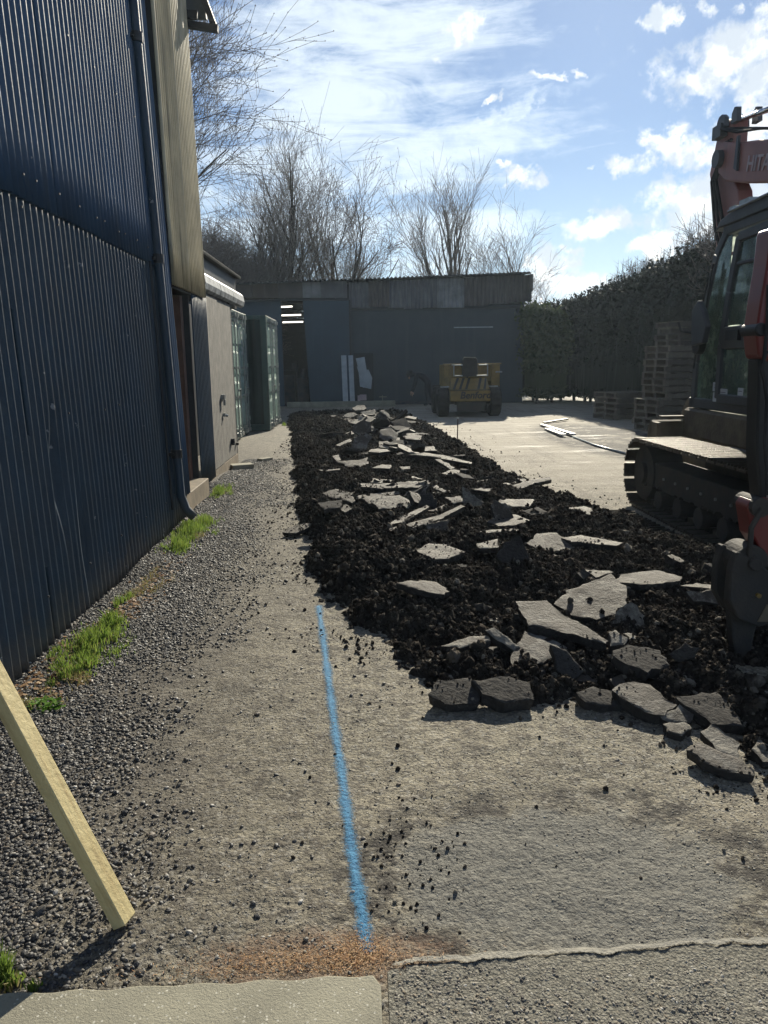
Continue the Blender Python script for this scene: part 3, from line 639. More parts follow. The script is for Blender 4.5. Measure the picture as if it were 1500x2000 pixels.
# (polygon in the photograph, tilt about x in degrees, thickness, top material, label)
SL=[
(cropB([(632,290),(680,235),(780,200),(860,165),(925,230),(915,320),(800,350),(700,335)]),14,.06,'slab','largest six-sided slab of broken surfacing, lying tilted on the long pale slab'),
(cropB([(672,240),(755,185),(870,158),(850,185),(760,205),(690,238)]),4,.05,'slab','narrow sliver of slab showing just behind the largest slab'),
(cropB([(475,278),(600,275),(640,312),(760,380),(850,440),(838,450),(640,395),(530,375)]),9,.07,'slab','long pale wedge-shaped slab half under the largest slab'),
(cropB([(878,200),(900,170),(1040,152),(1150,178),(1140,195),(990,210)]),2,.06,'slab','flat pale slab lying behind and right of the largest slab'),
(cropB([(455,505),(480,450),(510,400),(600,425),(680,465),(660,490),(540,540),(470,545)]),13,.05,'slab','pale ragged slab below the long wedge slab'),
(cropB([(215,570),(245,490),(300,462),(420,465),(400,500),(300,555)]),10,.06,'slab','pale pointed slab nearest the lane in the front cluster'),
(cropB([(170,460),(280,425),(360,420),(370,440),(250,470)]),6,.05,'slab','thin slab edge above the pale pointed slab'),
(cropB([(350,398),(385,385),(440,425),(490,465),(470,482),(400,440)]),28,.06,'slab','dark narrow slab leaning over the pale pointed slab'),
(cropB([(615,455),(680,480),(750,560),(700,600),(640,560)]),38,.07,'slabside','dark steep slab with soil stuck to it, right of the pale ragged slab'),
(cropB([(120,655),(160,600),(290,590),(335,650),(320,690),(190,692)]),16,.07,'slabside','dark blackened slab at the very front edge, left of its twin'),
(cropB([(295,600),(420,585),(530,610),(545,678),(430,690),(340,655)]),16,.09,'slabside','dark blackened slab at the front edge, right of its twin'),
(cropB([(720,650),(790,625),(870,650),(910,700),(850,705),(760,690)]),14,.06,'slabside','small dark slab between the blackened pair and the brown one'),
(cropB([(870,640),(930,610),(1020,620),(1130,700),(1080,740),(1000,730)]),12,.08,'slab','brown soil-covered slab in the front row right of centre'),
(cropB([(870,480),(930,455),(1060,480),(1100,540),(1010,565),(900,520)]),14,.08,'slabside','dark slab covered in soil behind the brown one'),
(cropB([(1060,745),(1140,700),(1195,740),(1180,775),(1100,770)]),22,.05,'slab','grey chunk wedged against the brown slab'),
(cropB([(1075,780),(1160,768),(1190,795),(1150,825),(1090,808)]),8,.05,'slab','small pale slab in front of the grey chunk'),
(cropB([(1225,810),(1270,780),(1385,860),(1375,925),(1290,885)]),14,.05,'slab','pale pitted slab, second from the right front corner'),
(cropB([(1170,885),(1215,850),(1300,890),(1390,920),(1440,985),(1340,970),(1230,930)]),8,.05,'slab','thin pale slab lying nearest the camera at lower right'),
(cropB([(1125,668),(1290,650),(1340,690),(1400,790),(1270,775)]),12,.07,'slabside','broad dark slab buried in soil near the ripper tooth'),
(cropB([(1435,880),(1460,845),(1530,840),(1540,920),(1480,925)]),10,.05,'slab','pale slab cut off by the right edge of the picture'),
(cropB([(315,45),(400,25),(400,60),(330,64)]),5,.05,'slab','small pale slab left of the upright dark one in the middle'),
(cropB([(395,95),(430,40),(490,15),(530,110),(440,135)]),55,.07,'slabside','dark slab standing nearly upright in the middle of the strip'),
(cropB([(520,42),(560,5),(640,0),(720,60),(600,85)]),16,.06,'slab','speckled slab just right of the upright dark one'),
(cropB([(660,20),(740,10),(910,40),(880,52),(700,36)]),3,.05,'slab','long flat slab right of the speckled one'),
(cropB([(55,72),(120,45),(200,50),(268,80),(200,105),(140,108)]),8,.06,'slab','pale oval slab with soil crumbs alone in the middle left'),
(cropB([(-10,205),(30,195),(150,200),(205,240),(180,252),(60,228)]),5,.05,'slab','crumb-strewn pale slab half sunk in soil below the oval one'),
(cropB([(858,370),(900,310),(945,285),(1000,340),(1000,385)]),48,.06,'slab','shaded slab standing on edge right of the largest slab'),
(cropB([(1145,215),(1210,203),(1300,215),(1290,228)]),3,.05,'slab','thin slab pointing at the ripper from the left'),
(cropB([(755,150),(850,152),(870,160),(800,182)]),4,.05,'slab','small pale corner of slab behind the largest one'),
(cropB([(1170,240),(1270,232),(1300,290),(1200,280)]),40,.05,'slab','dark slab face with pale marks below the thin one by the ripper'),
(cropB([(852,405),(880,395),(930,430),(915,455),(860,460)]),24,.09,'slab','rounded brown lump at the tip of the long wedge slab'),
(cropB([(855,600),(905,575),(920,612),(880,628)]),18,.05,'slab','small pale chunk behind the brown soil-covered slab'),
(cropB([(815,525),(860,512),(940,550),(900,562)]),6,.04,'slab','flat shard left of the dark soil-covered slab'),
(cropB([(715,602),(740,570),(820,560),(835,590),(800,607)]),8,.05,'slab','flat shard behind the small dark front slab'),
(cropA([(35,748),(100,708),(230,685),(190,715),(110,754)]),9,.05,'slab','lone slab sticking out over the left edge of the dug strip'),
(cropA([(265,520),(340,495),(450,515),(460,560),(440,575),(330,545)]),8,.05,'slab','speckled slab at the left of the middle heap'),
(cropA([(465,535),(580,518),(712,508),(716,522),(590,545),(480,550)]),5,.04,'slab','pale tongue-shaped slab over the big dark one'),
(cropA([(550,560),(590,530),(720,530),(815,580),(800,607),(600,610)]),14,.07,'slab','big dark slab with rough face in the middle heap'),
(cropA([(495,480),(500,462),(700,463),(705,487),(620,492)]),4,.05,'slab','long pale slab topping the middle heap on the left'),
(cropA([(700,458),(880,445),(892,465),(830,487),(710,487)]),4,.05,'slab','long pale slab topping the middle heap in the centre'),
(cropA([(870,475),(930,468),(1000,505),(980,515)]),4,.04,'slab','pale slab topping the middle heap on the right'),
(cropA([(655,702),(700,670),(880,588),(894,600),(740,690)]),6,.04,'slab','narrow slab on edge slanting up to the right, nearer of two'),
(cropA([(760,702),(985,640),(1080,588),(1105,595),(960,668),(800,722)]),6,.05,'slab','longer narrow slab slanting beside the first'),
(cropA([(885,622),(1000,583),(1002,594),(930,625)]),4,.04,'slab','short pale sliver above the slanting slabs'),
(cropA([(985,545),(1080,536),(1092,570),(1040,582)]),6,.05,'slab','small bright slab above the dark triangular one'),
(cropA([(1090,478),(1160,530),(1245,600),(1205,632),(1090,600)]),50,.06,'slab','dark triangular slab leaning against the heap'),
(cropA([(1235,688),(1290,655),(1400,643),(1495,680),(1400,706),(1300,708)]),4,.06,'slab','bright lens-shaped slab in the middle right of the strip'),
(cropA([(1118,746),(1410,726),(1414,740),(1170,757)]),2,.05,'slab','straight slab edge below the bright lens-shaped slab'),
(cropA([(1290,572),(1350,553),(1500,553),(1545,580),(1480,602),(1380,597)]),4,.05,'slab','flat slab behind the bright lens-shaped slab'),
(cropA([(1380,476),(1500,440),(1600,425),(1610,440),(1500,470),(1430,492)]),5,.05,'slab','dark slab tip poking over the right edge of the soil'),
(cropA([(340,332),(480,325),(535,308),(520,375),(440,365)]),14,.06,'slab','large speckled slab at the front left of the far heap'),
(cropA([(560,372),(620,352),(672,353),(660,375)]),4,.06,'slab','pale slab on the soil in front of the far heap'),
(cropA([(925,320),(960,322),(1045,370),(1020,380)]),6,.05,'slab','pale slab sloping down to the right of the far heap'),
(cropA([(965,402),(1040,380),(1168,400),(1110,430)]),7,.06,'slab','diamond-shaped slab at the right foot of the far heap'),
(cropA([(770,295),(860,280),(1000,302),(1145,337),(1140,347),(900,305)]),3,.05,'slab','very long white-edged slab across the right of the far heap'),
(cropA([(430,262),(455,195),(520,163),(560,190),(515,268)]),34,.06,'slab','dark grey slab standing in the left of the far heap'),
(cropA([(608,160),(670,163),(682,187),(620,182)]),4,.05,'slab','small pale oblong slab in the centre of the far heap'),
(cropA([(618,190),(720,193),(732,222),(650,217)]),5,.05,'slab','pale slab just under the small oblong one'),
(cropA([(738,187),(790,178),(852,182),(840,206),(760,202)]),4,.05,'slab','pale rounded slab right of centre in the far heap'),
(cropA([(330,242),(430,200),(442,215),(370,242)]),5,.05,'slab','slab at the left foot of the far heap'),
(cropA([(403,168),(525,128),(522,152),(430,178)]),5,.05,'slab','long slab left in the upper far heap'),
(cropA([(398,92),(500,83),(502,100),(410,102)]),3,.05,'slab','flat slab at the top left of the far heap'),
(cropA([(498,108),(590,80),(597,95),(520,110)]),4,.05,'slab','slab at the very top of the far heap'),
(cropA([(598,218),(650,212),(684,262),(610,252)]),9,.05,'slab','brownish slab in the belly of the far heap'),
(cropA([(850,248),(920,245),(942,270),(870,272)]),4,.05,'slab','pale slab at the right shoulder of the far heap'),
(cropA([(520,295),(620,270),(642,290),(560,307)]),4,.05,'slab','pale slab at the front of the far heap beside the dark standing one'),
(cropA([(392,268),(440,262),(472,285),(410,288)]),4,.05,'slab','white-topped slab at the front left of the far heap'),
(cropA([(245,382),(370,375),(372,383),(280,394)]),3,.04,'slab','thin slab lying alone left of the far heap'),
(cropA([(718,362),(780,362),(785,376),(740,380)]),4,.05,'slab','little slab alone in front of the far heap'),
(cropA([(245,572),(385,558),(372,602),(280,617)]),12,.05,'slabside','dark slab sunk in the soil at the left of the strip'),
(cropA([(368,602),(410,583),(442,610),(400,630)]),9,.05,'slab','small grey slab beside the sunk dark one'),
(cropA([(598,658),(640,650),(672,682),(620,687)]),6,.04,'slab','small pale slab below the big dark one'),
(cropA([(1140,495),(1200,488),(1265,492),(1240,508)]),2,.04,'slab','thin pale slab by the right edge of the soil'),
(cropA([(835,590),(850,540),(900,513),(940,560),(935,612)]),45,.06,'slabside','dark slab standing up at the centre of the middle heap'),
(cropA([(1120,602),(1190,593),(1194,625),(1130,632)]),9,.05,'slab','small slab left of the lens-shaped one'),
(cropA([(660,727),(740,710),(757,735),(680,747)]),7,.05,'slab','small slab below the slanting slabs'),
(cropA([(860,700),(1010,673),(1012,738),(900,742)]),30,.05,'slab','dark face of a slab under the slanting slabs'),
(cropA([(330,300),(365,295),(378,325),(350,328)]),7,.05,'slab','whitish chunk left of the large speckled slab'),
]
for pl,tilt,th,tm,lab in SL:
    vb=max(p[1] for p in pl); ub=sum(p[0] for p in pl)/len(pl)
    g0=G(ub,vb,.1); z0=max(soilh1(g0.x,min(g0.y,23.)),0)+.03
    ymid=g0.y
    if tilt<30: z0+=th*.55-.012
    if ymid<4.6 and float(sdist(np.array([g0.x]),np.array([g0.y]))[0])<.16: z0=th*.72
    base=G(ub,vb,z0)
    # tilt at long range is kept small so that seen depth stays plausible
    tt=R_(tilt+ (3 if ymid>8 else 0)); roll=R_(random.uniform(-6,6))
    nrm=Vector((math.sin(roll),-math.sin(tt),math.cos(tt))).normalized()
    W_=[]
    for p in pl:
        d=ray(*p); k=(base-Vector((0,0,CH))).dot(nrm)/d.dot(nrm); W_.append(Vector((0,0,CH))+d*k)
    # limit stretched depth
    cy=sum(w.y for w in W_)/len(W_); wx=max(w.x for w in W_)-min(w.x for w in W_)
    make_slab('broken_slab',W_,nrm,th*.8,lab,GRP,tm,jit=.010 if ymid<8 else .02)
# smaller, look-alike slabs filling the heaps
def rand_slab(x,y,r,label,z=None):
    n=random.randint(4,6); a0=random.random()*6; st=random.uniform(.6,1.2); rz=random.random()*3.14
    pts=[]
    for i in range(n):
        a=a0+6.283*i/n+random.uniform(-.3,.3); q=Vector((math.cos(a)*r*random.uniform(.75,1.1),math.sin(a)*r*st*random.uniform(.75,1.1),0))
        q.rotate(Euler((0,0,rz))); pts.append(q)
    tl=abs(random.gauss(0,.36)); ta=random.gauss(-1.57,1.3); nrm=Vector((math.sin(tl)*math.cos(ta),math.sin(tl)*math.sin(ta),math.cos(tl)))
    q=UP.rotation_difference(nrm); zz=(soilh1(x,y) if z is None else z)+r*math.sin(tl)*.7+.02
    W_=[q@p+Vector((x,y,zz)) for p in pts]
    return make_slab('broken_slab',W_,nrm,random.uniform(.04,.065),label,GRP,random.choice(['slab','slab','slab','slabside']))
for i in range(78):
    f=random.random()**.8; y=10.8+f*10.5; cx=np.interp(y,[10,14,18,22],[.75,.45,.35,.15]); w=np.interp(y,[10,14,18,22],[.75,.85,.75,.8])
    x=cx+random.gauss(0,1)*w*.5
    if sdist(np.array([x]),np.array([y]))[0]<.1: continue
    hp=.16*math.exp(-((x-cx)/w)**2*2)*random.random()
    rand_slab(x,y,random.uniform(.10,.28),'small grey shard of slab jumbled in the far heap',soilh1(x,y)+hp)
for i in range(26):
    y=6.5+3.2*random.random(); x=random.uniform(.1,2.1)
    rand_slab(x,y,random.uniform(.06,.17),'small shard of slab scattered around the middle heap')
for i in range(30):
    y=3.3+2.6*random.random(); x=random.uniform(.5,2.6)
    if sdist(np.array([x]),np.array([y]))[0]<.12: continue
    rand_slab(x,y,random.uniform(.03,.08),'small shard of slab scattered in the soil near the ripper')
TP=np.array(TOPS); n=len(TP); r=(.0018+.0065*RS.rand(n)**3.5)*(1+.03*TP[:,1]); scatter('slab_crumbs',TP,np.stack([r,r*(.7+.5*RS.rand(n)),r*.8],1),rots(n),'clod','dark crumbs of soil lying on top of the broken slabs','soil',sub=2,nsc=1.5,nam=1.5,smooth_=True)
o=MB(); # little paver by the container
g_=G(472,915); o.box((g_.x,g_.y,.035),(.34,.24,.07),Matrix.Rotation(.4,3,'Z')); tag(o.build('loose_paver','cement' if False else 'kerb',bevel=.006),'small grey concrete paver lying by the weathered plywood doors','paver')
g_=G(552,900); o=MB(); o.box((g_.x-.3,g_.y+.1,.02),(.25,.12,.04),Matrix.Rotation(.9,3,'Z')); tag(o.build('loose_stone_slab','kerb',bevel=.004),'thin flat stone lying on the lane near the left containers','stone')

# ------------------------------------------------------------------ blue corrugated barn (left)
def corr(name,y0,y1,z0,z1,xf,m,parent,pitch=.09,amp=.014,trap=False,lift=0,sub=8,wob=.004,seed=0,lean=0,facing=1,rows=10,dent=None):
    n=int(round((y1-y0)/pitch*sub))+1; ysn=np.linspace(y0,y1,n); zs=np.linspace(z0,z1,rows)
    Yg,Zg=np.meshgrid(ysn,zs); ph=(Yg-y0)/pitch*2*np.pi
    s_=np.sin(ph); s_=2*np.abs((s_+1)/2)**1.8-1
    if trap: s_=np.clip(s_*2.2+.9,-1,1)
    off=amp*s_+wob*(fbm(Yg*2+seed*7.7,Zg*1.1+seed,3)-.5)*2+lift-lean*Zg*0
    if dent is not None:
        for (dy_,dz_,ry,rz_,a) in dent: off-= a*np.exp(-((Yg-dy_)/ry)**2-((Zg-dz_)/rz_)**2)
    Xg=np.vectorize(xf)(Yg,Zg)+off*facing
    V=np.stack([Xg.ravel(),Yg.ravel(),Zg.ravel()],1); F=gridfaces(*Yg.shape)
    L=root_loc(parent); o=npmesh(name,V-np.array(L),F,m,True,parent)
    md=o.modifiers.new('t','SOLIDIFY'); md.thickness=.0025; md.offset=-1
    return o
barn=empty('corrugated_barn',(-1.76,5.5,0),'tall dark blue corrugated metal barn wall leaning back along the left side','barn')
wx=lambda y,z:-1.765-.018*(y-5)-.030*z
i=0; y=1.05; dents=[(4.55,.95,.05,.25,.05),(4.85,.5,.04,.3,.04)]
while y<7.85:
    y1=min(y+.81,7.93)
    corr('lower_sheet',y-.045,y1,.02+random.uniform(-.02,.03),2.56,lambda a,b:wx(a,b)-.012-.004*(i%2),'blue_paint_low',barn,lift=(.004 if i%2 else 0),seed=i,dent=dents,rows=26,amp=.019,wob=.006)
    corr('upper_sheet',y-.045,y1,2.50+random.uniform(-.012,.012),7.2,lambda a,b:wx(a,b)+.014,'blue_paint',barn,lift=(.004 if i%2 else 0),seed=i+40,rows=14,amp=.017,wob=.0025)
    y=y1; i+=1
# overlapping cover strip / side flashing
mb=MB(); 
for (ya,w) in ((6.62,.10),):
    mb.prism([(ya,2.5),(ya+w,2.5),(ya+w,7.2),(ya,7.2)],wx(ya,3)+.022,wx(ya,3)+.03)
fx=MB(); rf_=random.Random(6)
for zrow,st_ in ((2.62,2),(2.46,3),(3.7,3),(4.9,3),(1.3,4),(.35,4)):
    yy=1.2+rf_.random()*.1
    while yy<7.8:
        xx=wx(yy,zrow)+(.034 if zrow>2.5 else .010); fx.box((xx,yy,zrow+rf_.uniform(-.012,.012)),(.008,.011,.011)); yy+=.09*st_*rf_.choice([1,2,2,3])
fxo=fx.build('sheet_fixing','machgrey',barn); fxo['kind']='stuff'
pipe=MB(); pp=[(wx(7.45,.12)+.10,7.45,.20),(wx(7.45,.3)+.06,7.45,.34),(wx(7.45,2)+.06,7.45,2.),(wx(7.45,5)+.06,7.45,5.),(wx(7.45,7.1)+.06,7.45,7.1)]
pipe.tube([(wx(7.45,0)+.17,7.45,.12)]+pp,.043,14); pipe_o=pipe.build('downpipe','blue_paint_low',barn,smooth=True)
for z in (.75,2.55,4.4):
    br=MB(); br.cyl((wx(7.45,z)+.06,7.45,z-.04),(wx(7.45,z)+.06,7.45,z+.04),.053,14); br.box((wx(7.45,z)+.01,7.45,z),(.08,.14,.03)); br.build('pipe_bracket','dark_trim',pipe_o)
p2=MB(); p2.tube([(wx(7.2,.3)+.03,7.2,.25),(wx(7.2,2)+.03,7.2,2.5)],.012,8); p2.build('cable_conduit','dark_trim',barn)
# narrow strip after the pipe and back panel behind
corr('corner_sheet',7.95,8.22,.25,7.2,lambda a,b:wx(a,b)-.0,'blue_paint',barn,seed=90,lift=-.002)
# olive sheets above the door
corr('olive_sheet',8.20,9.05,2.40,6.2,lambda a,b:-1.86-.018*(a-8)-.012*b+.02,'olive',barn,seed=91,rows=12,pitch=.095,amp=.022,wob=.002)
corr('olive_sheet',8.98,9.98,2.40,6.2,lambda a,b:-1.855-.018*(a-8)-.012*b+.02,'olive',barn,seed=92,rows=12,pitch=.095,amp=.022,wob=.002)
corr('door_side_sheet',9.28,10.25,.12,2.44,lambda a,b:-1.90-.018*(a-8),'blue_paint_low',barn,seed=93,rows=8)
mb=MB(); mb.bounds((-6,1.0,0.02),(-2.02,1.06,7.3)); mb.bounds((-6,9.98,2.42),(-1.98,10.04,6.9)); mb.bounds((-2.6,7.9,.02),(-1.93,7.94,2.5)); mb.bounds((-2.55,9.24,.02),(-1.95,9.27,2.42)); mb.bounds((-2.6,7.94,2.38),(-1.92,9.97,2.42)); mb.build('barn_inner_wall','dark_trim',barn)
mb=MB(); mb.bounds((-2.20,8.02,.26),(-2.15,9.05,2.36)); door=mb.build('side_door','dark_trim',barn)
mb=MB(); mb.bounds((-2.13,9.03,.26),(-2.0,9.15,2.36)); mb.build('door_frame','rtimber',barn)
mb=MB(); mb.bounds((-2.15,9.18,1.2),(-2.05,9.2,1.5)); 
mb=MB(); mb.box((-2.12,8.14,1.02),(.06,.05,.10)); mb.tube([(-2.12,8.14,1.1),(-2.07,8.14,1.13),(-2.04,8.2,1.1)],.012,6); mb.build('door_handle','galv',door)
mb=MB(); mb.bounds((-2.5,8.0,.03),(-1.83,9.22,.25)); tag(mb.build('door_step','step',barn,bevel=.008),'pale timber door step')
# roof overhang, fascia and gutter at the end of the barn
mb=MB(); mb.add([(-7,1,7.05),(-1.55,1,7.05),(-1.55,8.2,7.05),(-7,8.2,7.05),(-7,1,8.4),(-1.55,1,7.2),(-1.55,8.2,7.2),(-7,8.2,8.4)],[(0,3,2,1),(4,5,6,7),(0,1,5,4),(2,3,7,6),(1,2,6,5)]); mb.build('barn_roof','shedroof',barn)
mb=MB(); mb.add([AY(330,-60,10.2),AY(395,-40,10.2),AY(425,50,10.2),AY(330,-140,10.2)],[(0,1,2,3)])
mb=MB(); a=AY(363,18,10.3); mb.bar(AY(300,20,10.35),AY(398,24,10.35),.05,.5,up=(0,1,0)) if False else None
mb.prism([(AY(330,38,10.3).x,AY(330,38,10.3).z),(AY(404,38,10.3).x,AY(404,38,10.3).z),(AY(398,-60,10.3).x,AY(398,-60,10.3).z),(AY(330,-60,10.3).x,AY(330,-60,10.3).z)],10.25,10.33,'y')
mb.build('eave_panel','soffit',barn)
mb=MB(); mb.bar(AY(384,-40,10.15),AY(417,48,10.15),.07,.16,up=(0,1,0)); mb.build('barge_board','dark_trim',barn)
mb=MB(); mb.bar(AY(340,44,10.1),AY(426,57,10.1),.09,.07); mb.build('gutter','dark_trim',barn)
mb=MB(); mb.bar(AY(364,28,10.05),AY(386,30,10.05),.05,.09); mb.build('gutter_bracket','dark_trim',barn)

# ------------------------------------------------------------------ lean-to with plywood doors
lt=empty('lean_to_shed',(-2.1,11.5,0),'low lean-to store with weathered plywood double doors and dark roof','shed')
def doorleaf(y0,y1,x,m='ply'):
    b=MB(); b.bounds((x-.03,y0,.16),(x,y1,2.5)); return b.build('plywood_door',m,lt,bevel=.004)
d1=doorleaf(10.3,11.38,-1.995); d2=doorleaf(11.42,12.55,-2.005)
mb=MB(); mb.box((-1.97,11.33,1.12),(.05,.10,.07)); mb.box((-1.955,11.33,1.04),(.03,.06,.08)); mb.box((-1.98,11.5,1.12),(.03,.12,.03)); mb.build('padlock','galv',d1)
mb=MB(); mb.box((-1.98,11.4,.86),(.04,.09,.05)); mb.cyl((-1.99,11.42,.86),(-1.93,11.42,.84),.02,8); mb.build('hasp','galv',d2)
mb=MB(); mb.bounds((-2.02,12.0,.35),(-1.95,12.06,.45)); mb.bounds((-2.0,12.45,.3),(-1.96,12.5,.34))
mb.build('latch','dark_trim',d2)
mb=MB(); mb.bounds((-2.1,10.3,.0),(-2.0,12.6,.15)); mb.build('door_sill','step',lt)
mb=MB(); mb.bounds((-2.12,12.62,0),(-2.02,12.74,2.55)); mb.bounds((-2.12,10.22,0),(-2.02,10.28,2.5)); mb.build('door_post','dark_trim',lt)
# white curved fascia strip, in three lengths
for k in range(3):
    b=MB(); ya=10.3+k*1.15; yb=ya+1.12
    for s_ in range(4):
        a0=s_/4; a1=(s_+1)/4
        b.prism([(0,0)],0,0) if False else None
    prof=[(-2.0,2.52),(-1.955,2.55),(-1.935,2.62),(-1.955,2.72),(-1.99,2.76),(-2.02,2.76),(-1.97,2.70),(-1.95,2.62),(-1.965,2.57),(-2.01,2.54)]
    b.prism(prof,ya,yb,'y'); b.build('fascia_sheet','fascia',lt)
mb=MB(); mb.bounds((-2.2,10.25,2.5),(-2.06,13.6,3.0)); mb.bounds((-2.9,12.76,0),(-2.86,15.6,2.6)); mb.build('dark_fascia_board','dark_trim',lt)
# corrugated roof, eave running along the yard
n=260; Yr=np.linspace(10.15,13.7,n); V=[];
for k,(xx,zz) in enumerate([(-1.98,3.02),(-3.5,3.36),(-6.,3.95)]):
    V.append(np.stack([np.full(n,xx),Yr,zz+.022*np.sin(Yr/.09*6.283)],1))
o=npmesh('roof_sheet',np.concatenate(V)-np.array(root_loc(lt)),gridfaces(3,n),'shedroof',True,lt); o.modifiers.new('t','SOLIDIFY').thickness=.008

# ------------------------------------------------------------------ shipping containers
def container(x,y0,label,open_=False):
    root=empty('shipping_container',(x,y0+1.22,0),label,'container','green shipping containers')
    L=6.0;H=2.68; W=2.44; y1=y0+W
    b=MB()
    # corrugated long sides (run along -X)
    for yy,s_ in ((y0+.03,1),(y1-.03,-1)):
        xs_=np.arange(x-.12,x-L+.1,-.07); prof=[]
        for i,xx in enumerate(xs_): prof.append((xx,yy+s_*(.0 if (i//2)%2 else .036)))
        vs=[(p[0],p[1],.16) for p in prof]+[(p[0],p[1],H-.1) for p in prof]; n=len(prof)
        b.add(vs,[(i,i+1,n+i+1,n+i) for i in range(n-1)])
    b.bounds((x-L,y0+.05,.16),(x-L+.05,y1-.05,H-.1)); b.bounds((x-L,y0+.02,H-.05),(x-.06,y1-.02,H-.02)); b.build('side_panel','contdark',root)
    b=MB()
    for yy in (y0,y1-.12): b.bounds((x-.14,yy,0.02),(x,yy+.12,H)); b.bounds((x-L,yy,H-.1),(x-.14,yy+.08,H)); b.bounds((x-L,yy,.02),(x-.14,yy+.08,.16))
    b.bounds((x-.14,y0+.12,H-.14),(x-.01,y1-.12,H)); b.bounds((x-.14,y0+.12,.02),(x-.01,y1-.12,.16)); b.build('corner_frame','contmid',root,bevel=.006)
    for k in range(2):
        a=y0+.125+k*1.098; c=a+1.088; xd=x-.045
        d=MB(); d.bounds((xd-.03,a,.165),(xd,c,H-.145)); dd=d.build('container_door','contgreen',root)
        p=MB()
        for (za,zb) in ((.25,.72),(.82,1.22),(1.32,1.85),(1.95,2.40)):
            for (ya,yb) in ((a+.06,a+.33),(a+.40,a+.68),(a+.76,c-.06)):
                # pressed panel standing proud with sloping edges
                p.add([(xd,ya,za),(xd,yb,za),(xd,yb,zb),(xd,ya,zb),(xd+.03,ya+.035,za+.05),(xd+.03,yb-.035,za+.05),(xd+.03,yb-.035,zb-.05),(xd+.03,ya+.035,zb-.05)],[(4,5,6,7),(0,1,5,4),(1,2,6,5),(2,3,7,6),(3,0,4,7)])
        p.build('door_pressing','contgreen',dd)
        for yy in (a+.36,c-.36):
            r=MB(); r.cyl((x+.035,yy,.10),(x+.035,yy,H-.06),.018,10)
            for z in (.22,.9,1.5,2.45): r.box((x+.015,yy,z),(.07,.11,.05))
            r.box((x+.03,yy,H-.10),(.08,.14,.07)); r.box((x+.03,yy,.12),(.08,.14,.07)); rr=r.build('lock_rod','galv',dd)
            h=MB(); h.bar((x+.06,yy,1.05),(x+.06,yy+(.33 if yy<(a+c)/2 else -.33),1.03),.018,.035); h.build('rod_handle','galv',rr)
        h=MB()
        for z in (.35,.95,1.55,2.2): h.box((x-.01,a+.01 if k==0 else c-.01,z),(.05,.10,.09))
        h.build('hinge','contgreen',dd)
    # stencilled code strokes on the right door
    mk=MB()
    for r_ in range(5):
        for q in range(4): mk.box((x-.012,y1-.80+q*.075,2.25-r_*.11+ .0),(.004,.045,.05 if q%2 else .07))
    mk.build('stencil_mark','sticker',root)
    return root
container(-2.55,15.72,'green shipping container set back, with its doors partly in shade')
container(-2.13,18.42,'green shipping container further off, standing forward with sunlit doors')

# ------------------------------------------------------------------ far shed
FY=29.0
sh=empty('workshop_shed',(1,FY,0),'long low grey workshop shed with patched corrugated band across the far end','shed')
def pan(name,u0,v0,u1,v1,m,proud=.0,d=.05,bev=0):
    a=AY(u0,v1,FY); b_=AY(u1,v0,FY); q=MB(); q.bounds((a.x,FY-proud-d,a.z),(b_.x,FY-proud,b_.z)); return q.build(name,m,sh,bevel=bev)
zb=lambda u,v:AY(u,v,FY)
# wall panels
q=MB(); q.bounds((zb(683,600).x,FY-.04,0),(zb(847,600).x,FY,zb(700,598).z)); q.build('wall_panel','shedwall',sh)
q=MB(); q.bounds((zb(849,600).x,FY-.05,0),(zb(1022,600).x,FY-.01,zb(900,596).z)); q.build('wall_panel','shedwall',sh)
q=MB(); q.bounds((-9,FY-.05,0),(zb(549,600).x,FY-.0,zb(500,588).z)); q.build('wall_panel','shedblue',sh)
q=MB(); q.bounds((zb(888,640).x,FY-.075,0),(zb(960,640).x,FY-.055,zb(920,641).z)); dr=q.build('side_door','shedwall',sh)
q=MB(); q.bounds((zb(886,640).x,FY-.10,zb(920,641).z+.01),(zb(962,640).x,FY-.055,zb(920,641).z+.05)); q.build('door_head','white',dr)
q=MB(); q.bounds((zb(845,600).x,FY-.07,0),(zb(851,600).x,FY-.052,zb(900,598).z)); q.build('cover_strip','shedwall',sh)
# big blue sliding door, slightly skewed
a=zb(592,588); b_=zb(681,588); q=MB(); q.prism([(a.x,a.z),(b_.x,b_.z),(b_.x+.02,.12),(a.x+.17,.12)],FY-.22,FY-.16,'y'); sd_=q.build('sliding_door','shedblue',sh)
q=MB(); q.bounds((b_.x+.0,FY-.24,0.1),(b_.x+.06,FY-.10,a.z)); q.build('door_edge','dark_trim',sd_)
q=MB(); q.bounds((-9,FY-.24,a.z+.0),(b_.x,FY-.14,a.z+.06)); q.build('door_track','dark_trim',sh)
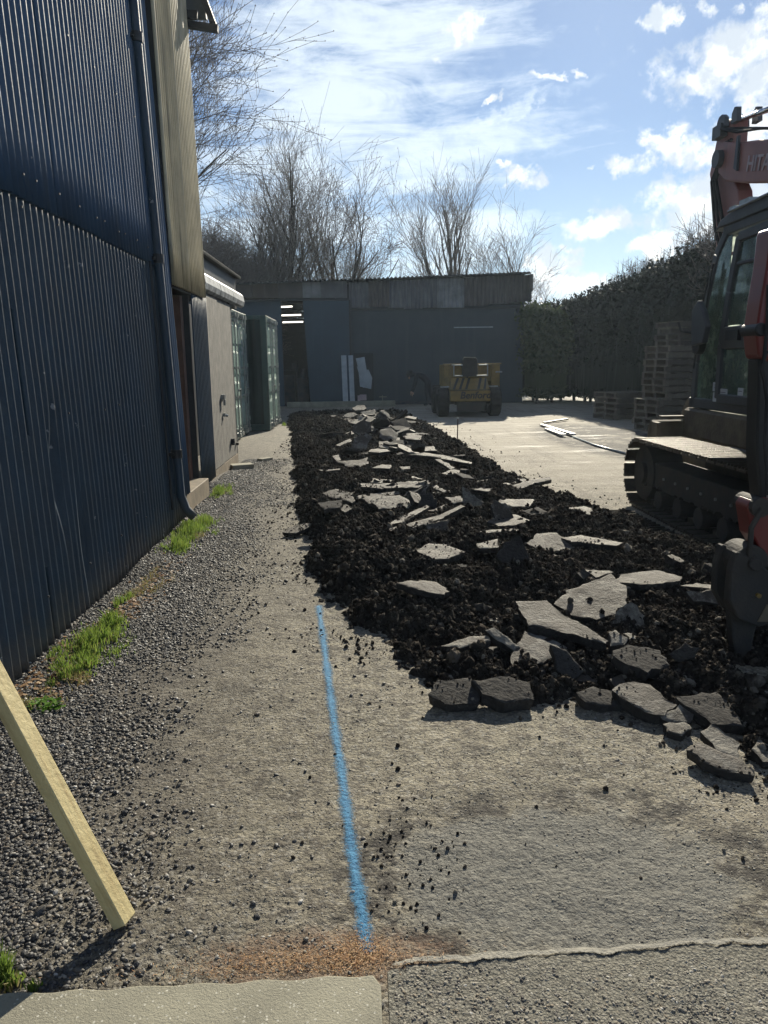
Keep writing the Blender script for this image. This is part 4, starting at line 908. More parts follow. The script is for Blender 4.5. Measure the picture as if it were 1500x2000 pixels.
# band of flat patched sheets (left) and corrugated sheets (right)
band=[(300,'cladbrown'),(455,'cladmid'),(495,'cladbrown'),(545,'cladmid'),(592,'cladpale'),(628,'cladgrey'),(679,None)]
for (u0,m_),(u1,_) in zip(band[:-1],band[1:]):
    a=zb(u0,586); b_=zb(u1,586); q=MB(); zt=lambda u:zb(u,558-(u-455)*.04).z
    q.prism([(a.x,a.z+.065),(b_.x-.01,b_.z+.065),(b_.x-.01,zt(u1)),(a.x,zt(u0))],FY-.12-.01*(u0%3),FY-.08,'y'); q.build('band_sheet',m_,sh)
us=[682,720,758,788,822,853,903,950,990,1034]; ms=['cladgrey','cladmid','cladgrey','cladgrey','cladgrey','cladpale','cladmid','cladmid','cladmid']
for i,(u0,u1) in enumerate(zip(us[:-1],us[1:])):
    bt=[602,600,602,604,602,602,598,594,590][i]
    a=zb(u0,bt).x; b_=zb(u1,bt).x+.04; z0=zb((u0+u1)/2,bt).z; z1=zb((u0+u1)/2,552-(u0-680)*.045).z
    n=int((b_-a)/.02)+2; xs_=np.linspace(a,b_,n); off=.024*np.sin(xs_/.15*6.283); V=np.concatenate([np.stack([xs_,FY-.20+off+(.25 if False else 0)-.01*(i%2),np.full(n,z0)],1),np.stack([xs_,FY-.12+off-.01*(i%2),np.full(n,z1)],1)])
    npmesh('band_sheet',V-np.array(root_loc(sh)),gridfaces(2,n),ms[i],True,sh)
q=MB(); q.bounds((zb(682,600).x,FY-.12,zb(700,606).z),(zb(1022,600).x,FY-.05,zb(700,600).z-.01)); q.build('band_rail','dark_trim',sh)
# roof
xl,xr=-9.,zb(1033,535).x; zl,zr=zb(455,556).z,zb(1030,534).z
n=900; xs_=np.linspace(xl,xr,n); zfr=np.interp(xs_,[xl,zb(455,556).x,xr],[zl-.05,zl,zr]); V=[]
for yy,dz_ in ((FY-.42,0),(FY+3.5,.25),(FY+7.4,.55)): V.append(np.stack([xs_,np.full(n,yy),zfr+dz_+.03*np.sin(xs_/.15*6.283)],1))
o=npmesh('roof_sheet',np.concatenate(V)-np.array(root_loc(sh)),gridfaces(3,n),'shedroof',True,sh); o.modifiers.new('t','SOLIDIFY').thickness=.02
q=MB(); e0=zb(1030,538); e1=zb(1038,582); q.prism([(FY-.5,e0.z),(FY-.5,e1.z+.25),(FY+.4,e1.z),(FY+7.,e1.z+.4),(FY+7.,e0.z+.5)],xr-.02,xr+.05); q.build('verge_board','cladmid',sh)
q=MB(); q.bounds((xr-.25,FY,0),(xr-.15,FY+7,zr-.1)); q.build('end_wall','shedwall',sh)
# back wall with open slits that let daylight in
q=MB(); zs=[0,3.53,3.60,3.83,3.915,4.17,4.25,zr+.45]
for k in range(0,8,2): q.bounds((-9,FY+7.0,zs[k]),(xr-.2,FY+7.05,zs[k+1]))
q.bounds((-9,FY+7.0,3.5),(-4.25,FY+7.06,4.5)); q.bounds((-1.2,FY+7.0,3.5),(3,FY+7.06,4.5)); q.build('back_wall','interior',sh)
q=MB(); q.bounds((-9,FY+.1,-.02),(xr-.2,FY+7,.02)); q.build('shed_floor','interior',sh)
q=MB(); q.bounds((-9,FY+.0,3.3),(-8.9,FY+7,4)); q.bounds((-9,FY+5,2.9),(xr-.3,FY+5.1,2.95)); q.build('inner_beam','interior',sh)
M['lamp']=mat('tube_lamp',(.9,.88,.8),rough=.5); _b=[n_ for n_ in M['lamp'].node_tree.nodes if n_.type=='BSDF_PRINCIPLED'][0]; _b.inputs['Emission Color'].default_value=(1,.93,.82,1); _b.inputs['Emission Strength'].default_value=1.6
for (ua,ub,v_,YY,lab) in ((549,571,599.5,32.5,'highest and shortest lit tube lamp inside the open shed'),(550,588,616,33.5,'middle lit tube lamp inside the open shed'),(552,592,629.5,35,'lowest lit tube lamp inside the open shed')):
    a=AY(ua,v_,YY); b_=AY(ub,v_-1,YY); q=MB(); q.tube([a,b_],.032,8); tl_=empty('tube_lamp',(a.x,YY,a.z),lab,'lamp','lit tube lamps in the shed'); q.build('tube','lamp',tl_)
    q=MB(); q.bounds((a.x-.03,YY-.04,a.z+.045),(b_.x+.03,YY+.04,a.z+.09)); q.build('lamp_batten','dark_trim',tl_)
# goods stored in the doorway
def thing_box(name,parts,label,cat,group=None):
    b=MB()
    for (c,s_) in parts: b.box(c,s_)
    return tag(b.build(name,'junk',bevel=.01,origin=(parts[0][0][0],parts[0][0][1],0)),label,cat,group)
thing_box('storage_rack',[((-2.75,FY+1.6,.55),(.5,.5,1.1)),((-2.75,FY+1.6,1.3),(.7,.45,.05)),((-2.5,FY+1.6,1.45),(.2,.3,.25)),((-2.42,FY+1.6,.8),(.04,.45,1.6)),((-3.05,FY+1.6,.8),(.04,.45,1.6))],'dim storage rack standing inside the open shed doorway','rack')
b=MB(); b.cyl((-2.15,FY+1.1,0),(-2.15,FY+1.1,1.0),.22,16); b.cyl((-2.15,FY+1.1,1.0),(-2.1,FY+1.1,1.35),.13,12); tag(b.build('steel_drum','junk',origin=(-2.15,FY+1.1,0)),'dim drum with a roll on top in the open shed doorway','drum')
# white boards leaning on the shed
WB='white boards leaning against the shed'
for (u0,u1,lab) in ((666,678,'left one of the two tall white boards leaning beside the blue door'),(680,691,'right one of the two tall white boards leaning beside the blue door')):
    a=AY(u0,694,FY-.35); b_=AY(u1,778,FY-.6); q=MB(); q.add([(a.x,FY-.30,a.z),(b_.x,FY-.30,a.z),(b_.x+.04,FY-.62,.06),(a.x+.04,FY-.62,.06),(a.x,FY-.26,a.z),(b_.x,FY-.26,a.z),(b_.x+.04,FY-.58,.06),(a.x+.04,FY-.58,.06)],[(0,1,2,3),(7,6,5,4),(0,4,5,1),(1,5,6,2),(2,6,7,3),(3,7,4,0)])
    tag(q.build('white_board','white',origin=(a.x,FY-.6,0)),lab,'board',WB)
fr=empty('scrap_stand',(.1,FY-.4,0),'dark framed stand holding broken white sheets beside the two tall boards','stand')
q=MB(); a=AY(692,690,FY-.3); b_=AY(727,690,FY-.3)
for x in (a.x,b_.x): q.bounds((x-.03,FY-.35,0.05),(x+.03,FY-.29,a.z))
q.bounds((a.x,FY-.35,a.z-.06),(b_.x,FY-.29,a.z)); q.bounds((a.x,FY-.28,0),(b_.x,FY-.26,a.z-.05)); q.build('frame','dark_trim',fr)
for (pl,yy) in (([(695,700),(712,697),(716,722),(700,722)],.42),([(700,722),(720,722),(727,738),(725,760),(703,755)],.46),([(697,716),(700,716),(713,757),(709,757)],.5)):
    q=MB(); w_=[AY(u,v,FY-yy) for u,v in pl]; q.prism([(p.x,p.z) for p in w_],FY-yy,FY-yy+.02,'y'); q.build('broken_sheet','white',fr)
q=MB(); q.box((AY(709,770,FY-.5).x,FY-.5,.3),(.25,.2,.2)); q.box((AY(701,773,FY-.5).x,FY-.5,.25),(.1,.1,.25)); q.build('tin','decal',fr)
# timber sleeper on the ground in front
a=G(562,796); b_=AY(772,790,28.1); q=MB(); q.box(((a.x+AY(772,790,27.9).x)/2,27.9,.10),(AY(772,790,27.9).x-a.x,.2,.2)); tag(q.build('timber_sleeper','sleeper',bevel=.01),'long pale timber beam lying on the ground along the far shed','beam')
q=MB(); rr=random.Random(5)
for i in range(40):
    x=rr.uniform(.2,3.8); q.bar((x,27.9+rr.uniform(-.1,.5),.06+rr.random()*.1),(x+rr.uniform(-.5,.5),28.2+rr.uniform(-.4,.4),.05+rr.random()*.12),.03,.02)
tag(q.build('wood_scraps','junk'),'low scatter of dull wood scraps beyond the long beam','scrap',kind='stuff')
q=MB(); p=AY(747,785,27.4); q.tube([(p.x,27.4,0),(p.x,27.4,.42)],.012,6); q.tube([(p.x-.12,27.4,.36),(p.x+.16,27.4,.36)],.015,6); q.box((p.x+.05,27.4,.12),(.12,.03,.06)); tag(q.build('ground_peg','sleeper',origin=(p.x,27.4,0)),'thin peg with a crosspiece standing before the long beam','peg')

# ------------------------------------------------------------------ person bending by the shed
pr=empty('person',(2.35,27.6,0),'person in dark clothes bending over beside the grey shed wall','person')
def skinfig(name,verts,edges,rad,m,parent,root=0):
    me=bpy.data.meshes.new(name); L=root_loc(parent); me.from_pydata([tuple(Vector(v)-L) for v in verts],edges,[]); me.materials.append(M[m])
    o=bpy.data.objects.new(name,me); COL.objects.link(o); o.parent=parent
    md=o.modifiers.new('s','SKIN'); 
    for i,r in enumerate(rad): me.skin_vertices[0].data[i].radius=(r,r) if not isinstance(r,tuple) else r
    me.skin_vertices[0].data[root].use_root=True; sb=o.modifiers.new('u','SUBSURF'); sb.levels=2; sb.render_levels=2; md.use_smooth_shade=True
    return o
px,py=2.4,27.6
bv=[(px,py,.93),(px-.18,py,1.08),(px-.36,py,1.16),(px-.44,py,1.14),(px-.53,py,1.12),(px-.62,py,1.05),   # pelvis, waist, chest, neck, head, crown
 (px-.36,py-.20,1.10),(px-.40,py-.23,.82),(px-.47,py-.18,.58),(px-.50,py-.16,.50),
 (px-.36,py+.20,1.10),(px-.42,py+.22,.82),(px-.50,py+.16,.60),(px-.53,py+.14,.52),
 (px+.0,py-.11,.86),(px-.04,py-.13,.48),(px+.03,py-.13,.09),(px-.12,py-.13,.05),
 (px+.08,py+.11,.86),(px+.12,py+.13,.48),(px+.24,py+.13,.09),(px+.10,py+.13,.05)]
be=[(0,1),(1,2),(2,3),(3,4),(4,5),(2,6),(6,7),(7,8),(8,9),(2,10),(10,11),(11,12),(12,13),(0,14),(14,15),(15,16),(16,17),(0,18),(18,19),(19,20),(20,21)]
brd=[.14,.135,.16,.062,.095,.075,.062,.048,.036,.034,.062,.048,.036,.034,.095,.062,.045,.045,.095,.062,.045,.045]
skinfig('body',bv,be,brd,'cloth',pr)
q=MB(); q.tube([(px-.50,py,1.21),(px-.56,py,1.20),(px-.66,py,1.10),(px-.69,py,1.03)],[.06,.092,.085,.04],12); q.build('hair','black',pr,smooth=True)
for s_ in (-1,1):
    hx,hy,hz=(px-.50,py-.16,.50) if s_<0 else (px-.53,py+.14,.52)
    q=MB(); q.tube([(hx,hy,hz),(hx-.02,hy,hz-.07)],[.035,.042],8)
    for k in range(4): q.tube([(hx-.02,hy-.03+k*.02,hz-.06),(hx-.035,hy-.03+k*.02,hz-.11),(hx-.02,hy-.03+k*.02,hz-.145+abs(k-1.5)*.008)],[.010,.009,.007],6)
    q.tube([(hx,hy-.035*s_,hz-.03),(hx-.03,hy-.06*s_,hz-.07)],[.012,.008],6); q.build('hand','skin',pr,smooth=True)
q=MB(); q.tube([(px-.60,py,1.0),(px-.64,py,1.0),(px-.655,py,.985)],[.05,.035,.012],8); q.build('face','skin',pr,smooth=True)

# ------------------------------------------------------------------ dumper
dp=empty('site_dumper',(3.25,22.3,0),'yellow site dumper with black stripes seen from behind in front of the far shed','dumper')
DX,DY=3.27,21.9
def dx_(u,Y=DY): return AY(u,760,Y).x
def dz_(v,Y=DY,u=920): return AY(u,v,Y).z
q=MB(); a=(dx_(880),dz_(784)); b_=(dx_(958),dz_(763)); q.bounds((a[0],DY-.02,a[1]),(b_[0],DY+.45,b_[1])); cw=q.build('counterweight','yellow',dp,bevel=.02,seg=2)
q=MB(); q.add([(dx_(882),DY+.03,dz_(761)),(dx_(957),DY+.03,dz_(761)),(dx_(955),DY+.45,dz_(738,DY+.45)),(dx_(884),DY+.45,dz_(738,DY+.45)),(dx_(882),DY+.5,dz_(761)-.02),(dx_(957),DY+.5,dz_(761)-.02)],[(0,1,2,3),(0,3,4),(1,5,2),(0,4,5,1),(3,2,5,4)]); hood=q.build('engine_cover','yellow',dp)
for k in range(6):
    f0=.06+k*.16
    def hp_(f,g): 
        A=Vector((dx_(882),DY+.03,dz_(761)));B_=Vector((dx_(957),DY+.03,dz_(761)));C_=Vector((dx_(955),DY+.45,dz_(738,DY+.45)));D_=Vector((dx_(884),DY+.45,dz_(738,DY+.45)))
        return A.lerp(B_,f).lerp(D_.lerp(C_,f),g)+Vector((0,-.006,.006))
    if k==3: continue
    q=MB(); q.add([hp_(f0-.03,0.02),hp_(f0+.035,0.02),hp_(min(f0+.17,1),.98),hp_(min(f0+.105,.96),.98)],[(0,1,2,3)]); q.build('black_stripe','black',hood)
def text(s_,size,name,m,parent,mat4,ext=.004,shear=0,bold=.0):
    c=bpy.data.curves.new(name,'FONT'); c.body=s_; c.size=size; c.extrude=ext; c.shear=shear; c.offset=bold; c.resolution_u=3
    t_=bpy.data.objects.new(name,c); COL.objects.link(t_); bpy.context.view_layer.update(); dg=bpy.context.evaluated_depsgraph_get()
    me=bpy.data.meshes.new_from_object(t_.evaluated_get(dg)); bpy.data.objects.remove(t_); me.transform(mat4); L=root_loc(parent); me.transform(Matrix.Translation(-L))
    me.materials.clear(); me.materials.append(M[m]); o=bpy.data.objects.new(name,me); COL.objects.link(o); o.parent=parent; return o
text('Benford',.27,'lettering','black',cw,Matrix.Translation((dx_(898),DY-.026,dz_(778)))@Matrix.Rotation(R_(90),4,'X'),shear=.2,bold=.006)
# side wings of the skip
for (u0,u1) in ((867,879),(959,976)):
    q=MB(); q.add([(dx_(u0,DY+.9),DY+.9,dz_(763,DY+.9)),(dx_(u1,DY+.9),DY+.9,dz_(763,DY+.9)),(dx_(u1,DY+.9),DY+.9,dz_(712,DY+.9)),(dx_(u0,DY+.9),DY+.9,dz_(712,DY+.9)),
       (dx_(u0,DY+.9),DY+2.2,dz_(763,DY+.9)-.1),(dx_(u1,DY+.9),DY+2.2,dz_(763,DY+.9)-.1),(dx_(u1,DY+.9),DY+2.2,dz_(712,DY+.9)),(dx_(u0,DY+.9),DY+2.2,dz_(712,DY+.9))],[(0,1,2,3),(4,7,6,5),(0,3,7,4),(1,5,6,2),(3,2,6,7),(0,4,5,1)]); q.build('skip_side','yellow',dp,bevel=.015)
q=MB(); q.bounds((dx_(872,DY+1),DY+1.0,dz_(745,DY+1)),(dx_(972,DY+1),DY+1.06,dz_(713,DY+1))); q.bounds((dx_(866,DY+.9),DY+.9,dz_(712,DY+.9)),(dx_(985,DY+.9)-.1,DY+1.0,dz_(711,DY+.9)+.02)); q.build('skip','yellow',dp)
q=MB()
for u in (888,954): q.tube([(dx_(u),DY+.2,dz_(735)),(dx_(u),DY+.2,dz_(712)),(dx_(u),DY+.6,dz_(712))],.018,8)
for u0,u1,v in ((888,905,713),(937,954,713),(890,905,734),(933,954,734)): q.cyl((dx_(u0),DY+.2,dz_(v)),(dx_(u1),DY+.2,dz_(v)),.018,8)
q.build('guard_rail','galv',dp)
q=MB(); q.bounds((dx_(863),DY+.3,dz_(757)),(dx_(880),DY+.7,dz_(757)+.03)); q.bounds((dx_(960),DY+.3,dz_(757)),(dx_(976),DY+.7,dz_(757)+.03)); q.build('foot_plate','galv',dp)
q=MB(); q.cyl((dx_(976),DY+.7,dz_(728)),(dx_(989),DY+.7,dz_(728)),.02,8); q.build('exhaust','galv',dp)
q=MB(); q.prism([(dx_(906),dz_(735)),(dx_(937),dz_(735)),(dx_(936),dz_(703)),(dx_(933),dz_(698)),(dx_(910),dz_(697)),(dx_(906),dz_(703))],DY+.35,DY+.48,'y'); q.bounds((dx_(906),DY+.35,dz_(736)),(dx_(937),DY+.85,dz_(733))); seat=q.build('seat','rubber',dp,bevel=.02,seg=2)
q=MB(); q.tube([(dx_(921),DY+.9,dz_(745)),(dx_(921),DY+.85,dz_(715))],.02,8); q.tube([(dx_(921)+.18*math.cos(a),DY+.85+.08*math.sin(a),dz_(715)+.14*math.sin(a)) for a in [k*.5236 for k in range(13)]],.012,6,False); q.build('steering_wheel','black',dp)
q=MB(); q.bounds((dx_(890),DY+.1,.35),(dx_(950),DY+2.3,dz_(784)-.02)); q.bounds((dx_(893),DY-.05,.16),(dx_(946),DY+.1,.42)); q.cyl((dx_(868),DY+.5,.42),(dx_(972),DY+.5,.42),.07,10); q.build('chassis','undercarriage',dp)
def wheel(x,y,r,w,parent):
    q=MB(); c=Vector((x,y,r)); prof=[(-w/2,r*.55),(-w/2,r*.9),(-w*.38,r),(w*.38,r),(w/2,r*.9),(w/2,r*.55)]; n=32; V=[];F=[]
    for k in range(n):
        a=6.2832*k/n
        for (o_,rr) in prof:
            rr2=rr*(1.0+(.03 if k%2 else -.02)) if rr>=r*.9 else rr
            V.append((x+o_,y+rr2*math.cos(a),r+rr2*math.sin(a)))
    m_=len(prof)
    for k in range(n):
        for j in range(m_): F.append((k*m_+j,k*m_+(j+1)%m_,((k+1)%n)*m_+(j+1)%m_,((k+1)%n)*m_+j))
    q.add(V,F); wo=q.build('wheel','rubber',parent); h=MB(); h.cyl((x-w*.3,y,r),(x+w*.3,y,r),r*.56,20); h.build('rim','yellow',wo)
for x in (dx_(866)+.03,dx_(973)-.03):
    wheel(x,DY+.5,.43,.32,dp); wheel(x,DY+2.0,.43,.32,dp)

# ------------------------------------------------------------------ survey stake in the yard
g_=G(893,872); q=MB(); q.tube([(g_.x,g_.y,0),(g_.x+.01,g_.y,.52)],.011,8); st=q.build('survey_pin','stake',origin=(g_.x,g_.y,0)); tag(st,'thin rusty steel pin standing upright at the edge of the soil','pin')
q=MB(); q.cyl((g_.x+.01,g_.y,.515),(g_.x+.01,g_.y,.545),.02,10); q.build('cap','white',st)

# ------------------------------------------------------------------ leaning timber
f0=Vector((G(250,1812).x,G(250,1812).y,0)); el=math.tan(SUN_EL); best=None
sa,ca=math.sin(SUN_AZ)/el,math.cos(SUN_AZ)/el; sh_=G(10,2000)-G(250,1815); dr_=ray(0,1345); 
for i in range(2000):
    s_=.3+.69*i/2000; P_=Vector((0,0,CH))+dr_*(s_*CH/-dr_.z); o_=P_-f0; sx,sy=o_.x-P_.z*sa,o_.y-P_.z*ca; e_=abs(sx*sh_.y-sy*sh_.x)
    if best is None or e_<best[0]: best=(e_,P_.copy())
P_=best[1]; d_=(P_-f0).normalized(); top=f0+d_*2.15
q=MB(); nz_=28
for k in range(nz_+1): pass
q.box((0,0,1.08),(.062,.042,2.12)); tb=q.build('timber_post','timber',bevel=.003,seg=2); tag(tb,'pale new timber batten leaning towards the blue wall at lower left','timber')
up_=Vector((-.35,-1,.3)); xz=d_.cross(up_).normalized(); yz=d_.cross(xz); tb.matrix_world=Matrix(((yz.x,xz.x,d_.x,f0.x),(yz.y,xz.y,d_.y,f0.y),(yz.z,xz.z,d_.z,f0.z),(0,0,0,1)))

# ------------------------------------------------------------------ pallets
PH=.142
def make_pallet():
    r=empty('wooden_pallet',(0,0,0),'x','pallet')
    def part(nm,a,b,m='pallet'):
        q=MB(); q.bounds(a,b); return q.build(nm,m,r,local=True)
    for k in range(6): y=-.6+k*.2205; part('deck_board',(-.5,y,.120),(.5,y+.095,.138))
    for x in (-.5,-.05,.4): part('bearer',(x,-.6,.024),(x+.10,.6,.118))
    for y in (-.6,-.05,.5): part('bottom_board',(-.5,y,.002),(.5,y+.1,.022))
    return r
p0=make_pallet(); first=[True]
def put_pallet(x,y,z,rz,label,grp):
    r=p0 if first[0] else copy_tree(p0); first[0]=False; r.location=(x,y,z); r.rotation_euler=(0,0,rz); r['label']=label; r['group']=grp
rr=random.Random(2)
def stack(x,y,n,rz,desc,grp,jit=.03,drift=(0,0)):
    for k in range(n):
        lab=('topmost pallet of ' if k==n-1 else ('bottom pallet of ' if k==0 else 'pallet in the middle of '))+desc
        put_pallet(x+rr.uniform(-jit,jit)+drift[0]*k/n,y+rr.uniform(-jit,jit)+drift[1]*k/n,k*PH,rz+rr.uniform(-.05,.05),lab,grp)
ORD=['top','second','third','fourth','fifth','sixth','seventh','eighth','ninth','tenth','eleventh','twelfth','thirteenth','fourteenth','fifteenth','sixteenth','seventeenth']
def stack2(x,y,n,rz,desc,grp,shift=0):
    for k in range(n):
        j=n-1-k; lab=('topmost pallet of ' if j==0 else 'pallet '+ORD[j]+' from the top in ')+desc
        sx=-.16 if (shift and k<shift) else 0
        put_pallet(x+sx+rr.uniform(-.03,.03),y+rr.uniform(-.03,.03),k*PH,R_(rz)+rr.uniform(-.05,.05),lab,grp)
stack2(7.02,16.9,13,-80,'the tall stack beside the excavator cab','pallets in the tall stack',5)
stack2(7.85,18.4,17,-78,'the tallest stack, half behind the cab','pallets in the tallest stack')
stack2(7.1,20.6,5,-70,'the low stack by the hedge','pallets in the low stack')

# ------------------------------------------------------------------ excavator A (midi, facing away)
ex=empty('tracked_excavator',(4.1,6.8,0),'red tracked excavator with dark cab and dozer blade standing at the right edge','excavator')
XN,XW=2.95,.52
def trackpath(y0,y1,r,z0,n=44):
    # stadium path sampled evenly
    P=[];L=(y1-y0)*2+2*math.pi*r
    for k in range(n):
        s_=k/n*L
        if s_<(y1-y0): P.append((y0+s_,z0+2*r,0.))          # top run, +Y
        elif s_<(y1-y0)+math.pi*r: a=(s_-(y1-y0))/r; P.append((y1+r*math.sin(a),z0+r+r*math.cos(a),-a))
        elif s_<2*(y1-y0)+math.pi*r: P.append((y1-(s_-(y1-y0)-math.pi*r),z0,-math.pi))
        else: a=(s_-2*(y1-y0)-math.pi*r)/r; P.append((y0-r*math.sin(a),z0+r-r*math.cos(a),-math.pi-a))
    return P
for x0 in (XN,5.0):
    q=MB(); q.prism([(5.35,.25),(8.05,.25),(8.15,.36),(8.05,.52),(5.35,.52)],x0+.12,x0+XW-.08); tr=q.build('track_frame','undercarriage',ex,bevel=.01)
    for yy in (5.3,8.14):
        q=MB(); q.cyl((x0+.10,yy,.38),(x0+XW-.1,yy,.38),.29,24); q.cyl((x0+.06,yy,.38),(x0+.1,yy,.38),.12,16); q.build('idler_wheel','undercarriage',tr,smooth=False)
    q=MB()
    for yy in np.linspace(5.8,7.7,5): q.cyl((x0+.1,yy,.16),(x0+XW-.1,yy,.16),.10,14)
    q.build('roller','undercarriage',tr)
    q=MB(); q.prism([(5.32,.66),(8.1,.66),(8.1,.70),(5.32,.70)],x0+.16,x0+XW-.16); 
    shoe=None
    for (yy,zz,a) in trackpath(5.3,8.12,.345,.035,44):
        if shoe is None:
            s_=MB(); s_.box((0,0,0),(XW,.150,.02)); 
            for oy in (-.055,0.0,.055): s_.box((0,oy,.020),(XW,.012,.024))
            s_.box((0,0,-.03),(XW*.35,.13,.05))
            so_=s_.build('track_shoe','track',tr,local=True); shoe=so_
        else: so_=shoe.copy(); COL.objects.link(so_); so_.parent=tr
        so_.location=Vector((x0+XW/2,yy,zz))-root_loc(ex)
        so_.rotation_euler=(a,0,0)
# lower body, dozer blade
q=MB(); q.bounds((XN+XW-.05,5.9,.35),(5.0,7.5,.72)); q.cyl((4.2,6.6,.7),(4.2,6.6,.9),.55,24); q.build('lower_frame','undercarriage',ex,bevel=.02)
q=MB(); q.prism([(8.95,.22),(9.02,.22),(9.10,.45),(9.06,.80),(9.0,.88),(8.94,.86),(8.98,.45)],3.42,5.6); bl=q.build('dozer_blade','dirty',ex,bevel=.01)
q=MB(); q.bounds((3.42,8.78,.25),(3.48,9.0,.86)); q.bar((3.7,7.4,.5),(3.8,8.95,.5),.12,.14); q.bar((4.8,7.4,.5),(4.8,8.95,.5),.12,.14); q.bounds((3.5,8.85,.90),(4.1,8.95,.93)); q.build('blade_arm','dirty',bl)
# house deck and skirt
def XP(l,X): return [(AX(u,v,X).y,AX(u,v,X).z) for u,v in l]
q=MB(); q.prism([(6.92,1.10),(6.90,1.03),(6.55,.90),(4.2,.88),(3.9,1.0),(3.9,1.12),(6.92,1.15)],XN-.02,5.2); q.build('deck','dirty',ex,bevel=.02)
# engine body behind the cab (nearer the camera, out of frame mostly)
q=MB(); q.prism([(5.2,1.14),(5.2,1.98),(4.9,2.05),(3.95,1.95),(3.75,1.5),(3.85,1.14)],3.0,5.2); q.build('engine_body','red',ex,bevel=.04,seg=2)
q=MB(); q.prism([(6.75,1.14),(6.75,1.5),(6.1,1.75),(5.2,1.9),(5.2,1.14)],4.35,5.2); q.build('tank_cover','red',ex,bevel=.03,seg=2)
# cab: built as bars and panes
X0,X1=2.96,3.84
A_=[(6.86,1.17),(6.84,1.55),(6.74,2.0),(6.58,2.42),(6.40,2.60)]      # front edge (y,z)
cab=None
q=MB()
for x in (X0,X1-.05):
    for (p,q_) in zip(A_[:-1],A_[1:]): q.bar((x+.03,p[0]-.03,p[1]),(x+.03,q_[0]-.03,q_[1]),.06,.085,up=(0,1,0))
    q.bar((x+.03,6.42,2.60),(x+.03,5.36,2.62),.06,.10)
    q.bar((x+.03,5.38,1.17),(x+.03,5.38,2.6),.06,.12,up=(0,1,0))
    q.bar((x+.03,6.9,1.20),(x+.03,5.3,1.20),.06,.09)
q.bar((X0,6.40,2.60),(X1,6.40,2.60),.09,.09); q.bar((X0,6.82,1.22),(X1,6.82,1.22),.07,.09); q.bar((X0,6.83,1.66),(X1,6.83,1.66),.04,.06)
q.bar((X0,5.38,2.6),(X1,5.38,2.6),.09,.09); q.bar((X0,5.38,1.7),(X1,5.38,1.7),.05,.05); q.bounds((X0,5.34,1.16),(X1,5.38,1.66))
cab=q.build('cab_frame','machgrey',ex,bevel=.012,seg=2)
q=MB(); q.prism([(6.56,2.60),(6.46,2.68),(6.2,2.73),(5.5,2.74),(5.30,2.70),(5.28,2.64),(6.5,2.62)],X0-.02,X1+.02); rf=q.build('cab_roof','machgrey',cab,bevel=.02,seg=2)
q=MB(); q.tube([(X0-.03,6.30,2.715),(X0-.03,5.3,2.735)],.012,8); q.box((X0+.1,6.2,2.76),(.12,.16,.06)); q.box((X0+.05,6.35,2.74),(.06,.1,.05)); q.build('roof_rail','galv',rf)
q=MB(); q.prism([(6.76,1.24),(6.75,1.55),(6.66,1.98),(6.51,2.38),(6.38,2.54),(6.30,2.54),(6.30,1.24)],X0+.012,X0+.018) ; q.build('front_side_glass','glass',cab)
# door on the near side
DR=[(6.30,1.26),(6.30,1.70),(6.22,2.1),(6.12,2.50),(5.50,2.52),(5.50,1.26)]
q=MB(); n=len(DR)
for i in range(n):
    p,r_=DR[i],DR[(i+1)%n]; q.bar((X0-.012,p[0],p[1]),(X0-.012,r_[0],r_[1]),.035,.075 if i else .075,up=(1,0,0)) if False else q.bar((X0-.012,p[0],p[1]),(X0-.012,r_[0],r_[1]),.035,.075,up=(0,1,0) if abs(p[0]-r_[0])<.15 else (0,0,1))
q.bounds((X0-.03,5.5,1.66),(X0+.0,6.3,1.83)); q.bar((X0-.012,6.12,2.30),(X0-.012,5.52,2.30),.03,.03); q.bar((X0-.012,5.82,1.8),(X0-.012,5.84,2.3),.02,.03,up=(0,1,0)); q.bounds((X0-.028,5.5,1.26),(X0+.0,6.3,1.30))
dor=q.build('cab_door','machgrey',cab,bevel=.008)
q=MB(); q.prism([(6.27,1.84),(6.19,2.1),(6.10,2.48),(5.53,2.50),(5.53,1.84)],X0-.008,X0-.004); q.build('upper_pane','glass',dor)
q=MB(); q.prism([(6.27,1.30),(6.27,1.65),(5.53,1.65),(5.53,1.30)],X0-.008,X0-.004); q.build('lower_pane','glass',dor)
q=MB(); q.bounds((X0-.06,5.95,1.72),(X0-.03,6.15,1.80)); q.tube([(X0-.05,5.62,1.75),(X0-.07,5.62,1.6),(X0-.05,5.62,1.4)],.012,6); q.build('door_handle','black',dor)
for (u0,v0,u1,v1) in ((1392,747,1405,764),(1392,767,1402,784),(1404,760,1421,787),(1422,772,1430,788),(1440,758,1452,782)):
    a=AX(u0,v1,X0-.012); b_=AX(u1,v0,X0-.012); zt=b_.z; q=MB(); q.bounds((X0-.014,a.y,a.z),(X0-.011,b_.y,zt)); stc=q.build('sticker','sticker',dor)
q=MB()
for (u,v,w_) in ((1395,752,8),(1395,757,8),(1407,766,10),(1407,770,10),(1407,774,10),(1424,777,5),(1424,781,5),(1442,764,7),(1442,776,7)):
    a=AX(u,v,X0-.016); b_=AX(u+w_,v,X0-.016); q.bounds((X0-.0165,a.y,a.z-.002),(X0-.0155,b_.y,a.z+.002))
q.build('sticker_print','ink',dor)
